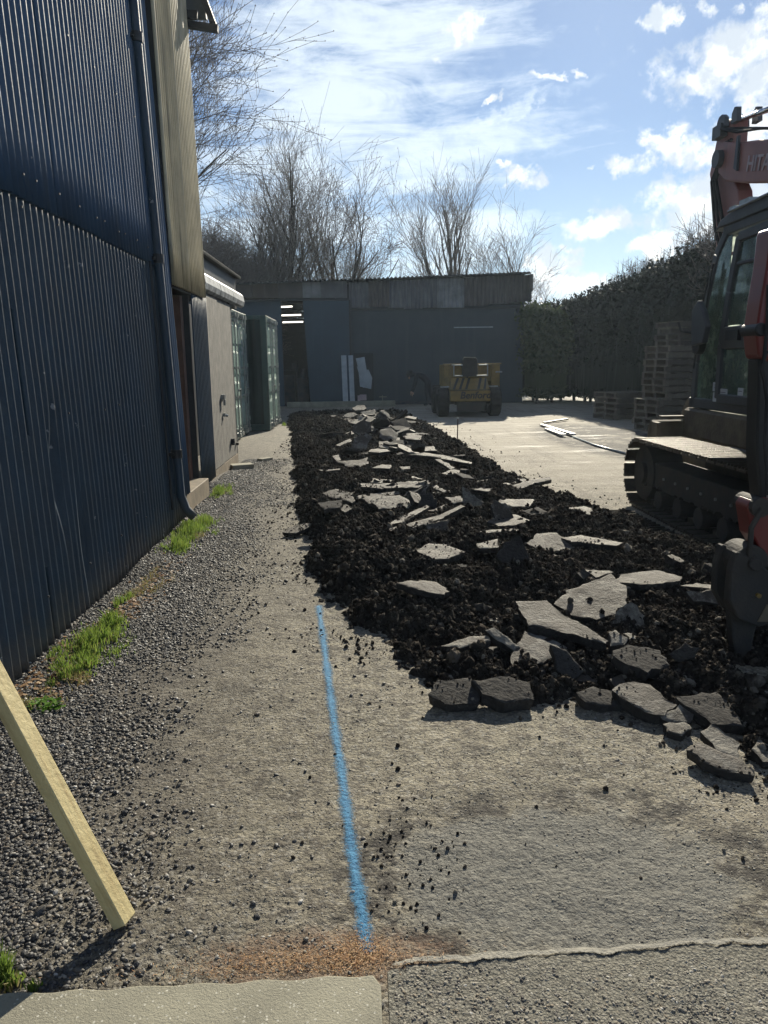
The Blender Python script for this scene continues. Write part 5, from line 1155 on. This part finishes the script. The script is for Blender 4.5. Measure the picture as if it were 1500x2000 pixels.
# other panes
q=MB(); q.bounds((X0+.07,5.35,1.72),(X1-.07,5.36,2.55)); q.build('rear_glass','dirtyglass',cab)
q=MB(); q.prism([(6.76,1.26),(6.66,1.98),(6.38,2.54),(5.45,2.54),(5.45,1.26)],X1-.02,X1-.014); q.build('far_side_glass','glass',cab)
q=MB(); 
for (p,r_) in ((A_[1],A_[2]),(A_[2],A_[3]),(A_[3],A_[4])): q.add([(X0+.07,p[0],p[1]+.03),(X1-.07,p[0],p[1]+.03),(X1-.07,r_[0],r_[1]),(X0+.07,r_[0],r_[1])],[(0,1,2,3)])
q.build('windscreen','dirtyglass',cab)
q=MB(); q.add([(X0+.07,6.845,1.26),(X1-.07,6.845,1.26),(X1-.07,6.835,1.62),(X0+.07,6.835,1.62)],[(0,1,2,3)]); q.build('lower_windscreen','dirtyglass',cab)
q=MB(); q.prism([(5.95,1.30),(5.95,1.55),(5.62,1.6),(5.55,2.25),(5.45,2.3),(5.42,1.3)],3.2,3.65); q.bounds((3.25,6.45,1.2),(3.4,6.5,1.62)); q.bounds((3.1,5.6,1.3),(3.2,6.2,1.62)); q.build('operator_seat','black',cab,bevel=.03,seg=2)
# mirrors on the front corner
q=MB(); q.tube([(X0-.02,6.80,1.80),(X0-.10,6.90,1.82),(X0-.12,6.93,1.9)],.012,6)
q.prism([(0,0)],0,0) if False else None
m0=AX(1372,610,X0-.12); 
mma=q.build('mirror_arm','black',cab); q=MB()
q.prism([(m0.y-.12,m0.z-.25),(m0.y+.10,m0.z-.27),(m0.y+.13,m0.z+.02),(m0.y+.02,m0.z+.10),(m0.y-.09,m0.z+.0),(m0.y-.17,m0.z-.12)],X0-.16,X0-.11); mm=q.build('side_mirror','machgrey',cab,bevel=.012,seg=2)
q=MB(); q.cyl((X0-.13,6.52,1.70),(X0-.07,6.52,1.70),.085,18); q.build('round_mirror','black',cab,bevel=.01)
q=MB()
for yy in np.linspace(5.6,7.9,9): q.cyl((XN+.105,yy,.385),(XN+.12,yy,.385),.014,8)
q.build('frame_bolt','galv',ex)['kind']='stuff'
q=MB(); q.tube([(X0-.04,5.44,1.35),(X0-.08,5.44,1.4),(X0-.08,5.44,2.2),(X0-.04,5.44,2.25)],.013,8); q.build('grab_rail','black',cab)
q=MB(); q.tube([(X0-.03,6.76,1.5),(X0-.05,6.6,2.1),(X0-.03,6.5,2.35)],.008,6); q.bar((X0-.045,6.62,1.75),(X0-.045,6.5,2.3),.012,.02); q.build('wiper','black',cab)
rm=random.Random(8)
for x0 in (XN,5.0):
    q=MB()
    for i in range(34):
        yy=rm.uniform(5.1,8.2); r_=rm.uniform(.010,.028); cx=x0+rm.uniform(.1,.45); q.tube([(cx,yy-r_,.715),(cx,yy,.715+r_*.5),(cx,yy+r_,.715)],[r_*.4,r_,r_*.3],6)
        if i<30: q.tube([(x0+.12,yy-r_,.26),(x0+.10,yy,.27),(x0+.12,yy+r_,.26)],[r_*.4,r_,r_*.3],6)
    q.build('caked_mud','soil',ex)['kind']='stuff'
# boom
BX0,BX1=3.93,4.23
bl_=[(1402,278),(1425,285),(1450,296),(1500,292)]; 
top_=[(8.75,3.86),(8.3,3.74),(7.9,3.66),(7.5,3.55),(7.1,3.32),(6.75,2.95),(6.5,2.4),(6.35,1.45)]; bot=[(6.05,1.40),(6.15,2.2),(6.3,2.65),(6.65,2.98),(7.1,3.13),(7.6,3.20),(8.1,3.30),(8.6,3.43),(8.78,3.55)]
q=MB(); q.prism(top_+bot,BX0,BX1); bm_=q.build('boom','boomred',ex,bevel=.02,seg=2)
q=MB(); q.prism([(8.35,3.50),(8.32,3.80),(8.28,3.80),(8.28,3.46)],BX0-.03,BX0-.005); q.cyl((BX0-.06,8.72,3.68),(BX1+.06,8.72,3.68),.09,16); q.build('boom_pin','machgrey',bm_)
def yzframe(y,z,x,ang):
    # text runs towards -Y, up is +Z, faces -X
    return Matrix.Translation((x,y,z))@Matrix(((0,0,-1,0),(-1,0,0,0),(0,1,0,0),(0,0,0,1)))@Matrix.Rotation(ang,4,'Z')
text('HITACHI',.205,'lettering','decal',bm_,yzframe(8.12,3.42,BX0-.006,R_(-11)),bold=.003)
q=MB(); 
for k,off in enumerate((.0,.035,.07)): q.tube([(BX0-.02+off*.5,8.72,3.98),(BX0+off,8.4,3.86+.02*k),(BX0+off,7.9,3.76),(BX0+off,7.4,3.62),(BX0+off,7.0,3.38)],.014,6)
q.build('hydraulic_hose','rubber',bm_)
q=MB(); q.tube([(4.08,8.72,4.06),(4.08,7.85,3.95)],.028,12); rod=q.build('ram_rod','steel',bm_,smooth=True)
q=MB(); q.tube([(4.08,7.88,3.955),(4.08,7.0,3.72)],.055,14); q.cyl((3.97,7.72,4.0),(4.19,7.72,4.0),.09,12); q.box((4.08,7.72,3.86),(.12,.2,.25)); q.build('ram_barrel','machgrey',rod)
# dipper (stick), hanging down behind the cab
ST=[(1400,262),(1395,285),(1392,305),(1382,332),(1390,375),(1400,430)]
S1=XP(ST,4.0); a0=S1[0]
prof=[(8.90,4.12),(9.0,3.98),(9.07,3.80),(9.14,3.62),(9.0,3.3),(8.88,2.95),(8.62,1.2),(8.40,1.2),(8.30,2.9),(8.42,3.30),(8.60,3.5),(8.62,4.05)]
q=MB(); q.prism(prof,4.0,4.16); stick=q.build('dipper_arm','boomred',ex,bevel=.015,seg=2)
q=MB()
for x in (3.94,4.16):
    q.prism([(8.88,3.98),(8.89,4.08),(8.85,4.13),(8.78,4.14),(8.72,4.10),(8.70,4.0)],x,x+.05); q.prism([(8.56,3.98),(8.55,4.08),(8.50,4.13),(8.45,4.12),(8.43,3.98)],x,x+.05)
q.bounds((3.92,8.75,3.92),(4.22,8.95,4.05)); q.build('pin_lug','machgrey',stick)
q=MB()
for off in (0,.05,.1): q.tube([(3.98,8.70-off,3.85),(3.95,8.95-off,3.5),(3.95,8.80-off*2,3.0),(3.98,8.6-off,2.6)],.018,6)
q.build('arm_hose','rubber',stick)
q=MB(); q.prism([(8.7,1.25),(8.95,1.1),(9.2,.75),(9.1,.45),(8.7,.35),(8.4,.6),(8.35,1.1)],3.8,4.4); q.build('digging_bucket','dirty',stick,bevel=.02)

# ------------------------------------------------------------------ second machine: arm with ripper hanging at the right edge
NY=3.86
def YP(l,Y=NY): return [(AY(u,v,Y).x,AY(u,v,Y).z) for u,v in l]
rp=empty('ripper_arm',(2.05,NY,0),'red digger arm with a dark quick hitch and single ripper tooth resting on the soil','digger arm')
q=MB(); q.prism(YP([(1421,1190),(1424,1240),(1430,1280),(1436,1310),(1456,1312),(1461,1270),(1468,1235),(1482,1190)]),NY-.035,NY+.035,'y'); tooth=q.build('ripper_tooth','dirty' if False else 'undercarriage',rp,bevel=.012,seg=2)
q=MB(); q.prism(YP([(1405,1160),(1408,1105),(1420,1068),(1450,1080),(1500,1120),(1560,1140),(1560,1170),(1500,1200),(1462,1212),(1422,1196)]),NY-.11,NY-.05,'y'); q.prism(YP([(1405,1160),(1408,1105),(1420,1068),(1450,1080),(1500,1120),(1560,1140),(1560,1170),(1500,1200),(1462,1212),(1422,1196)]),NY+.05,NY+.11,'y'); q.bounds((YP([(1422,1150)])[0][0],NY-.05,YP([(1422,1190)])[0][1]),(YP([(1500,1150)])[0][0],NY+.05,YP([(1422,1130)])[0][1])); hitch=q.build('quick_hitch','undercarriage',rp,bevel=.008)
c_=YP([(1452,1090)])[0]; q=MB(); q.cyl((c_[0],NY-.09,c_[1]),(c_[0],NY+.09,c_[1]),.088,24); q.cyl((c_[0],NY-.14,c_[1]),(c_[0],NY+.14,c_[1]),.035,14); q.build('link_pin','undercarriage',hitch,bevel=.006)
c_=YP([(1459,1150)])[0]; q=MB(); q.cyl((c_[0],NY-.13,c_[1]),(c_[0],NY-.10,c_[1]),.012,12); q.build('grease_nipple','yellow',hitch)
q=MB(); q.prism(YP([(1458,1200),(1475,1168),(1488,1168),(1496,1185),(1497,1200)]),NY-.118,NY-.112,'y'); q.build('wear_plate','dirty',hitch)
q=MB(); q.prism(YP([(1447,985),(1455,972),(1482,966),(1510,985),(1580,1100),(1540,1130),(1480,1080),(1455,1040)]),NY-.07,NY+.07,'y'); q.build('lower_link','red',rp,bevel=.012,seg=2)
c_=YP([(1468,985)])[0]; q=MB(); q.cyl((c_[0],NY-.10,c_[1]),(c_[0],NY+.10,c_[1]),.05,18); q.tube([(c_[0],NY-.11,c_[1]),(c_[0]-.05,NY-.11,c_[1]-.10),(c_[0]-.04,NY-.10,c_[1]-.28)],.014,6); q.build('upper_pin','undercarriage',rp)
q=MB(); q.prism(YP([(1471,700),(1466,880),(1474,975),(1540,980),(1540,690)]),NY-.06,NY+.06,'y'); q.build('arm_guard','black',rp,bevel=.01)
q=MB(); q.prism(YP([(1492,448),(1484,520),(1472,590),(1463,650),(1468,700),(1530,720),(1560,440)]),NY-.08,NY+.08,'y'); q.build('arm_casting','red',rp,bevel=.02,seg=2)
c_=YP([(1472,645)])[0]; q=MB(); q.cyl((c_[0],NY-.085,c_[1]),(c_[0],NY+.085,c_[1]),.034,20); q.build('hinge_boss','black',rp,bevel=.008)
q=MB(); q.tube([(p[0],NY-.10,p[1]) for p in YP([(1480,560),(1478,640),(1470,720),(1478,780),(1474,860),(1480,960)])],.009,6); q.tube([(p[0],NY-.10,p[1]) for p in YP([(1500,600),(1490,680),(1476,690),(1466,720),(1472,740)])],.008,6); q.build('hydraulic_hose','rubber',rp)
a,b_=YP([(1484,968),(1499,852)]); q=MB(); q.bounds((a[0],NY-.075,a[1]),(b_[0]-.012,NY-.066,b_[1])); q.build('white_reflector','decal',rp)
a,b_=YP([(1491,966),(1496,852)]); q=MB(); q.bounds((a[0],NY-.081,a[1]),(b_[0],NY-.0765,b_[1])); q.build('red_reflector','refl_red',rp)
q=MB(); q.prism(YP([(1530,600),(1530,480),(1700,330),(1900,300),(1900,420),(1720,450)]),NY-.08,NY+.08,'y'); q.build('upper_boom','red',rp,bevel=.02)

# ------------------------------------------------------------------ plastic pipes and strips lying by the yard edge
for (pa,pb,w_,lab) in (((1062,828),(1108,822),.07,'dark plank lying on the pale yard, topmost of the loose strips'),((1058,832),(1120,853),.10,'pale plastic strip lying on the yard, left of its neighbour'),((1068,840),(1100,854),.12,'short pale plastic strip crossing the mud by the yard edge')):
    a,b_=G(*pa),G(*pb); q=MB(); q.bar((a.x,a.y,.03),(b_.x,b_.y,.05),w_,.035); tag(q.build('loose_strip','dark_trim' if 'plank' in lab else 'plastic'),lab,'strip','strips lying on the yard')
a,b_=G(1120,855),G(1240,893); q=MB(); q.tube([(a.x,a.y,.02),((a.x+b_.x)/2-.1,(a.y+b_.y)/2,.02),(b_.x,b_.y,.02)],.02,8); tag(q.build('buried_pipe','plastic',smooth=True),'long thin pale pipe lying along the edge of the mud','pipe')
q=MB(); a=G(1055,905); rr=random.Random(9)
# track imprints in the soil near the excavator
q=MB()
for k in range(26):
    f=k/26; c_=Vector((2.62+.10*f,7.9-2.7*f,0)); z=.012
    q.bar((c_.x-.22,c_.y+.02,z),(c_.x+.22,c_.y-.02,z),.035,.022)
tag(q.build('track_print','soil'),kind='structure')

# ------------------------------------------------------------------ grass, weeds, leaves
def blades(name,spots,m,label,cat,hmin,hmax,wd=.003,lean=.6):
    V=[];F=[]
    for (cx,cy,rx,ry,n) in spots:
        cl=[(random.gauss(0,.55),random.gauss(0,.55),random.uniform(.08,.3),random.uniform(.5,1.2)) for _ in range(max(6,n//60))]
        for i in range(int(n*.62)):
            q4=random.choice(cl); gx=q4[0]+random.gauss(0,q4[2]); gy=q4[1]+random.gauss(0,q4[2]); r=min(1.3,math.hypot(gx,gy)); x=cx+rx*gx; y=cy+ry*gy
            if x<wx(y,0)+.02: continue
            h=random.uniform(hmin,hmax)*(1.15-.55*r)*q4[3]; z=float(gheight(np.array([x]),np.array([y]))[0])
            la=random.random()*6.28; ll=h*random.uniform(.1,lean); w=wd*random.uniform(.7,1.4); ta=random.random()*3.14; c,s=math.cos(ta)*w,math.sin(ta)*w
            o=len(V); V+=[(x-c,y-s,z),(x+c,y+s,z),(x-c*.7+ll*.4*math.cos(la),y-s*.7+ll*.4*math.sin(la),z+h*.6),(x+c*.7+ll*.4*math.cos(la),y+s*.7+ll*.4*math.sin(la),z+h*.6),(x+ll*math.cos(la),y+ll*math.sin(la),z+h*.93)]
            F+=[(o,o+1,o+3),(o,o+3,o+2),(o+2,o+3,o+4)]
    return tag(npmesh(name,V,F,m,False),label,cat,kind='stuff')
def gs(u,v,rx,ry,n):
    g=G(u,v); return (g.x,g.y,rx,ry,n)
blades('grass_tufts',[gs(370,1050,.16,.42,2600),gs(345,1075,.12,.3,1200),gs(400,1030,.14,.3,700),gs(430,968,.12,.35,1500),gs(185,1270,.12,.28,2600),gs(160,1310,.08,.15,500),gs(215,1235,.08,.15,700),gs(240,1190,.06,.14,300),gs(120,1330,.10,.12,450),gs(555,830,.10,.4,400),gs(470,872,.12,.4,350),gs(12,1925,.055,.05,420),gs(500,862,.1,.5,200)],'grass','bright green grass tufts along the foot of the blue wall','grass',.03,.11)
blades('dry_grass',[gs(150,1330,.16,.25,500),gs(300,1140,.10,.4,500),gs(260,1180,.08,.3,250),gs(60,1390,.12,.15,250),gs(185,1270,.14,.3,500),gs(370,1060,.16,.4,450),gs(430,968,.12,.35,250),gs(12,1925,.06,.05,90)],'grassdry','dry yellowish grass stems against the blue wall','grass',.02,.08,.002,1.)
wg=G(85,1392); wr=empty('leafy_weed',(wg.x,wg.y,0),'small bright green leafy weed at the foot of the wall above the timber','weed')
V=[];F=[]
for i in range(120):
    a=random.random()*6.28; r=.09*math.sqrt(random.random()); z=.02+.05*random.random()*(1-r/.1); L_=.018+.018*random.random(); b=random.random()*6.28
    c=Vector((r*math.cos(a),r*math.sin(a)*.8,z+.01)); d=Vector((math.cos(b),math.sin(b),random.uniform(-.2,.5)))*L_; s_=Vector((-math.sin(b),math.cos(b),0))*L_*.45
    o_=len(V); V+=[c,c+d*.5+s_,c+d,c+d*.5-s_]; F.append((o_,o_+1,o_+2,o_+3))
npmesh('leaf_cluster',[tuple(v) for v in V],F,'weed',False,wr)['kind']='stuff'
for nm,m_,spots,lab,L0 in (('dead_leaves','dead',[(300,1150,.14,.8,260),(90,1350,.18,.25,160),(150,1280,.14,.3,120),(240,1210,.1,.3,120)],'curled brown dead leaves caught along the wall','leaves'.__len__()*.004),('straw_sweepings','hay',[(620,1875,.30,.05,1500),(700,1862,.10,.07,1200),(400,1905,.3,.03,200)],'reddish brown straw sweepings beside the concrete edging',.010)):
    V=[];F=[]
    for (u,v,rx,ry,n) in spots:
        g=G(u,v)
        for i in range(n):
            x=g.x+random.gauss(0,.5)*rx; y=g.y+random.gauss(0,.5)*ry
            if nm=='straw_sweepings' and y<1.745: continue
            if nm=='dead_leaves' and x<wx(y,0)+.02: x=wx(y,0)+.02+random.random()*.08
            z=float(gheight(np.array([x]),np.array([y]))[0])+.004+random.random()*.01; b=random.random()*6.28; L_=L0*random.uniform(.5,1.3); w=L_*(.5 if nm=='dead_leaves' else .09)
            d=Vector((math.cos(b),math.sin(b),random.uniform(-.1,.5)))*L_; s_=Vector((-math.sin(b),math.cos(b),random.uniform(-.3,.3)))*w; c=Vector((x,y,z)); o_=len(V)
            V+=[c-d*.5,c+s_,c+d*.5,c-s_]; F.append((o_,o_+1,o_+2,o_+3))
    tag(npmesh(nm,[tuple(v) for v in V],F,m_,False),lab,'litter',kind='stuff')

# ------------------------------------------------------------------ hedge
def hedge(name,path,hts,width,label,nleaf,leaf=.05,m='hedge'):
    root=empty(name,(path[0][0],path[0][1],0),label,'hedge')
    L=np.array(root.location)
    P=np.array(path,float); seg=np.hypot(*(P[1:]-P[:-1]).T); cs=np.concatenate([[0],np.cumsum(seg)]); T=cs[-1]
    # inner dark mass with uneven surface
    ns_=int(T/.22); nh=26; V=[]
    for i in range(ns_+1):
        s_=T*i/ns_; c=np.array([np.interp(s_,cs,P[:,0]),np.interp(s_,cs,P[:,1])]); c2=np.array([np.interp(min(s_+.1,T),cs,P[:,0]),np.interp(min(s_+.1,T),cs,P[:,1])])-np.array([np.interp(max(s_-.1,0),cs,P[:,0]),np.interp(max(s_-.1,0),cs,P[:,1])]); c2/=np.linalg.norm(c2)+1e-9; nrm=np.array([c2[1],-c2[0]])
        H=np.interp(s_,cs,hts)
        for j in range(nh+1):
            a=j/nh; ang=a*math.pi; w=width*.5*(1 if .12<a<.88 else .85); z=H*min(1,math.sin(ang)**.45); off=math.copysign(abs(math.cos(ang))**.35,math.cos(ang))*w
            z=z*(.93)+.05*H*(float(fbm(np.array([s_*.9]),np.array([a*5.]),3)[0])-.5); off+=.5*(float(fbm(np.array([s_*1.1+3]),np.array([a*9.+7]),4)[0])-.5)
            q_=c+nrm*off; V.append((q_[0]-L[0],q_[1]-L[1],max(z,.28)))
    npmesh('branch_mass',V,gridfaces(ns_+1,nh+1),m,False,root)
    V=np.array(V); idx=RS.randint(0,len(V),nleaf); j=idx%(nh+1); C=V[idx]+RS.normal(0,.13,(nleaf,3)); C[:,2]+=np.abs(RS.normal(0,.07,nleaf)); C[:,2]=np.maximum(C[:,2],.25)
    A=RS.normal(0,1,(nleaf,3)); A/=np.linalg.norm(A,axis=1)[:,None]; B_=np.cross(A,RS.normal(0,1,(nleaf,3))); B_/=np.linalg.norm(B_,axis=1)[:,None]; l=leaf*(.6+RS.rand(nleaf))[:,None]
    VV=np.stack([C-A*l,C+B_*l*.5,C+A*l,C-B_*l*.5],1).reshape(-1,3); FF=np.arange(nleaf*4).reshape(-1,4)
    npmesh('foliage',VV,FF,m,False,root)['kind']='stuff'
    q=MB(); 
    for i in range(int(T/.55)):
        s_=T*(i+.5)/int(T/.55); x=np.interp(s_,cs,P[:,0]); y=np.interp(s_,cs,P[:,1]); q.tube([(x,y,0),(x+random.uniform(-.1,.1),y,.9)],[.06,.04],6)
    q.build('hedge_stem','bark',root)
    return root
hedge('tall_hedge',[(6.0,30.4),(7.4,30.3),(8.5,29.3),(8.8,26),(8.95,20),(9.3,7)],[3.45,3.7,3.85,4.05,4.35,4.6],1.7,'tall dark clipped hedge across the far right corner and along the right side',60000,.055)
hedge('corner_shrub',[(6.2,28.2),(7.4,28.6)],[3.5,3.2],1.0,'ragged ivy shrub at the right corner of the far shed',9000,.07,'ivy')
# ------------------------------------------------------------------ trees
def tree(name,base,height,spread,label,seed,depth=5,nmain=7,up=.55,r0=.16,twigs=4,multi=1,buds=False,minr=.006,group='bare winter trees beyond the buildings',crown_from=.2,tm='twig',thin=1.,hf=.60):
    rg=random.Random(seed); root=empty(name,base,label,'tree',group)
    tk=MB(); cr=MB(); B=Vector(base); height*=hf
    def grow(p,d,L,r,lev,mb_):
        n=4 if lev<2 else 3; pts=[p]; q=p; dd=d.copy()
        for i in range(n):
            dd=(dd+Vector((rg.gauss(0,.075),rg.gauss(0,.075),rg.gauss(0,.05)+up*.13*(1 if lev<3 else .6)))).normalized(); q=q+dd*(L/n); pts.append(q)
        rr_=[max(r*(1-.7*i/n),minr*thin) for i in range(n+1)]
        (tk if lev<=1 else cr).tube(pts,rr_,7 if lev==0 else (5 if lev<=1 else 3),False)
        if lev>=depth:
            if buds:
                for i in range(1,len(pts)):
                    b_=pts[i]; s_=.02; cr.add([b_+Vector((0,0,s_*1.6)),b_+Vector((s_,0,0)),b_+Vector((-s_,s_,0)),b_+Vector((0,-s_,-s_))],[(0,1,2),(0,2,3),(0,3,1)])
            return
        k=nmain if lev==0 else (twigs+ (1 if rg.random()<.5 else 0))
        for i in range(k):
            f=(crown_from+(1-crown_from)*(i+rg.random()*.6)/k) if lev==0 else .25+.75*(i+rg.random()*.7)/k
            f=min(f,.99); idx=f*n; a=int(idx); pp=pts[a].lerp(pts[a+1],idx-a); ax=(pts[a+1]-pts[a]).normalized()
            side=ax.orthogonal().normalized(); side.rotate(Matrix.Rotation(rg.random()*6.283,3,ax).to_quaternion()); sp=spread*rg.uniform(.6,1.25)*(1.15-.55*f if lev==0 else 1)
            nd=(ax+side*sp).normalized(); nl=L*(rg.uniform(.48,.78) if lev else rg.uniform(.42,.66)*(1.25-.7*f)); grow(pp,nd,nl,max(rr_[a]*.50,minr*thin),lev+1,None)
    for m_ in range(multi):
        o_=Vector((rg.gauss(0,.5),rg.gauss(0,.4),0)) if multi>1 else Vector((0,0,0)); dv=Vector((rg.gauss(0,.10),rg.gauss(0,.08),1)).normalized() if multi>1 else Vector((rg.gauss(0,.03),0,1)).normalized()
        grow(B+o_,dv,height*(1 if m_==0 else rg.uniform(.7,.98)),r0*(1 if m_==0 else rg.uniform(.6,.9)),0,None)
    tk.build('trunk','bark',root); c=cr.build('crown',tm,root)
    return root
# big tree behind the barn, several limbs fanning right
tree('bare_tree',(-8.2,21.,0),21,.78,'tallest bare tree rising behind the barn roof at upper left',3,depth=4,nmain=17,up=.5,r0=.24,twigs=4,buds=True,minr=.0055,crown_from=.3)
tree('bare_tree',(-7.4,24.5,0),15.5,.78,'bare budding tree leaning right beside the tallest one',8,depth=4,nmain=16,up=.5,r0=.19,twigs=4,buds=True,minr=.0055,crown_from=.3)
YT=38.
def tx(u,Y): return AY(u,540,Y).x
def tz(v,Y): return AY(700,v,Y).z
tree('bare_tree',(tx(575,YT),YT,0),tz(262,YT),.62,'multi-stemmed bare tree behind the middle left of the far shed, left peak',12,depth=4,nmain=13,up=.5,r0=0.203,twigs=3,multi=4,minr=.0055,crown_from=.3,hf=.74)
tree('bare_tree',(tx(655,YT+1),YT+1,0),tz(360,YT+1),.62,'bare tree with dark flecks right of the left peak',14,depth=4,nmain=12,up=.5,r0=0.189,twigs=3,multi=4,buds=True,minr=.0055,crown_from=.3,hf=.74)
tree('bare_tree',(tx(520,YT-1),YT-1,0),tz(340,YT-1),.62,'bare tree between the leaning tree and the left peak',15,depth=4,nmain=12,up=.5,r0=0.189,twigs=3,multi=2,buds=False,minr=.0055,crown_from=.3,hf=.74)
tree('bare_tree',(tx(712,YT+2),YT+2,0),tz(460,YT+2),.38,'smaller bare tree at the right end of the left group',17,depth=4,nmain=10,up=.5,r0=0.121,twigs=3,multi=1,minr=.0055,crown_from=.3,hf=.6)
tree('bare_tree',(tx(885,YT+3),YT+3,0),tz(352,YT+3),.42,'round-headed bare tree alone behind the centre of the far shed',21,depth=4,nmain=14,up=.55,r0=0.216,twigs=3,multi=2,minr=.0055,crown_from=.35,hf=.74)
tree('bare_tree',(tx(965,YT+4),YT+4,0),tz(450,YT+4),.6,'low spreading bare tree behind the right end of the far shed',23,depth=4,nmain=11,up=.5,r0=0.149,twigs=3,multi=4,minr=.0055,crown_from=.4,hf=.74)
tree('bare_tree',(tx(765,YT+6),YT+6,0),tz(505,YT+6),.5,'slight bare sapling in the gap between the two tree groups',25,depth=3,nmain=9,up=.5,r0=0.081,twigs=3,multi=1,minr=.0055,hf=.7)
tree('bare_tree',(tx(1042,YT),YT,0),tz(535,YT),.6,'thin bare sapling just right of the far shed roof',27,depth=3,nmain=9,up=.4,r0=0.081,twigs=3,multi=2,minr=.0055,hf=.7)
tree('bare_tree',(AY(1350,520,23).x+1.0,23.,0),AY(1345,410,23).z,.75,'bare twiggy tree above the hedge beside the excavator cab',31,depth=4,nmain=11,up=.3,r0=0.162,twigs=3,multi=2,minr=.0055,crown_from=.6,hf=.62)
tree('bare_tree',(AY(1480,520,19).x+.3,19.,0),5.6,.75,'bare twiggy tree behind the excavator boom',33,depth=4,nmain=9,up=.3,r0=0.149,twigs=3,multi=2,minr=.0055,crown_from=.55,hf=.62)
# dark undergrowth at the left behind the lean-to
tree('ivy_thicket',(tx(425,36),36,0),tz(400,36),.7,'dense dark twiggy thicket behind the lean-to roof',41,depth=4,nmain=20,up=.3,r0=.15,twigs=6,multi=4,buds=True,minr=.0055,crown_from=.3,group='thicket')
tree('ivy_thicket',(tx(490,37),37,0),tz(460,37),.7,'twiggy thicket left of the multi-stemmed tree',43,depth=4,nmain=18,up=.3,r0=.13,twigs=6,multi=4,buds=True,minr=.0055,crown_from=.3,group='thicket')
# upright shoots growing out of the hedge top
q=MB(); rr=random.Random(77)
for i in range(420):
    s_=rr.random(); y=28.5-s_*11; x=8.95+rr.gauss(0,.3); z=4.0+s_*.35; h=rr.uniform(.25,.95)*(.4+.6*s_+.25*math.sin(y*1.3)); dv=Vector((rr.gauss(0,.16),rr.gauss(0,.16),1)); p=Vector((x,y,z-.1)); p2=p+dv*h*.55; p3=p2+Vector((rr.gauss(0,.12),rr.gauss(0,.1),1))*h*.45
    q.tube([p,p2,p3],[.008,.006,.004],3,False)
    for k in range(3): a=p.lerp(p3,.4+.2*k); q.tube([a,a+Vector((rr.gauss(0,.12),rr.gauss(0,.12),.12))],[.005,.003],3,False)
tag(q.build('hedge_shoots','twig'),'thin bare shoots sticking up from the top of the hedge','shoots',kind='stuff')

# ------------------------------------------------------------------ box of thin air added to imitate the backlit veil of glare
hm=bpy.data.materials.new('thin_haze'); hm.use_nodes=True; t=NT(hm.node_tree)
pv=t.n('ShaderNodeVolumePrincipled',{'Color':(.68,.84,1,1),'Density':.00062,'Anisotropy':.5}); om=t.n('ShaderNodeOutputMaterial'); t.nt.links.new(pv.outputs[0],om.inputs['Volume'])
q=MB(); q.bounds((-260,-130,-1),(260,340,24)); hz_=q.build('haze',hm); tag(hz_,kind='stuff')
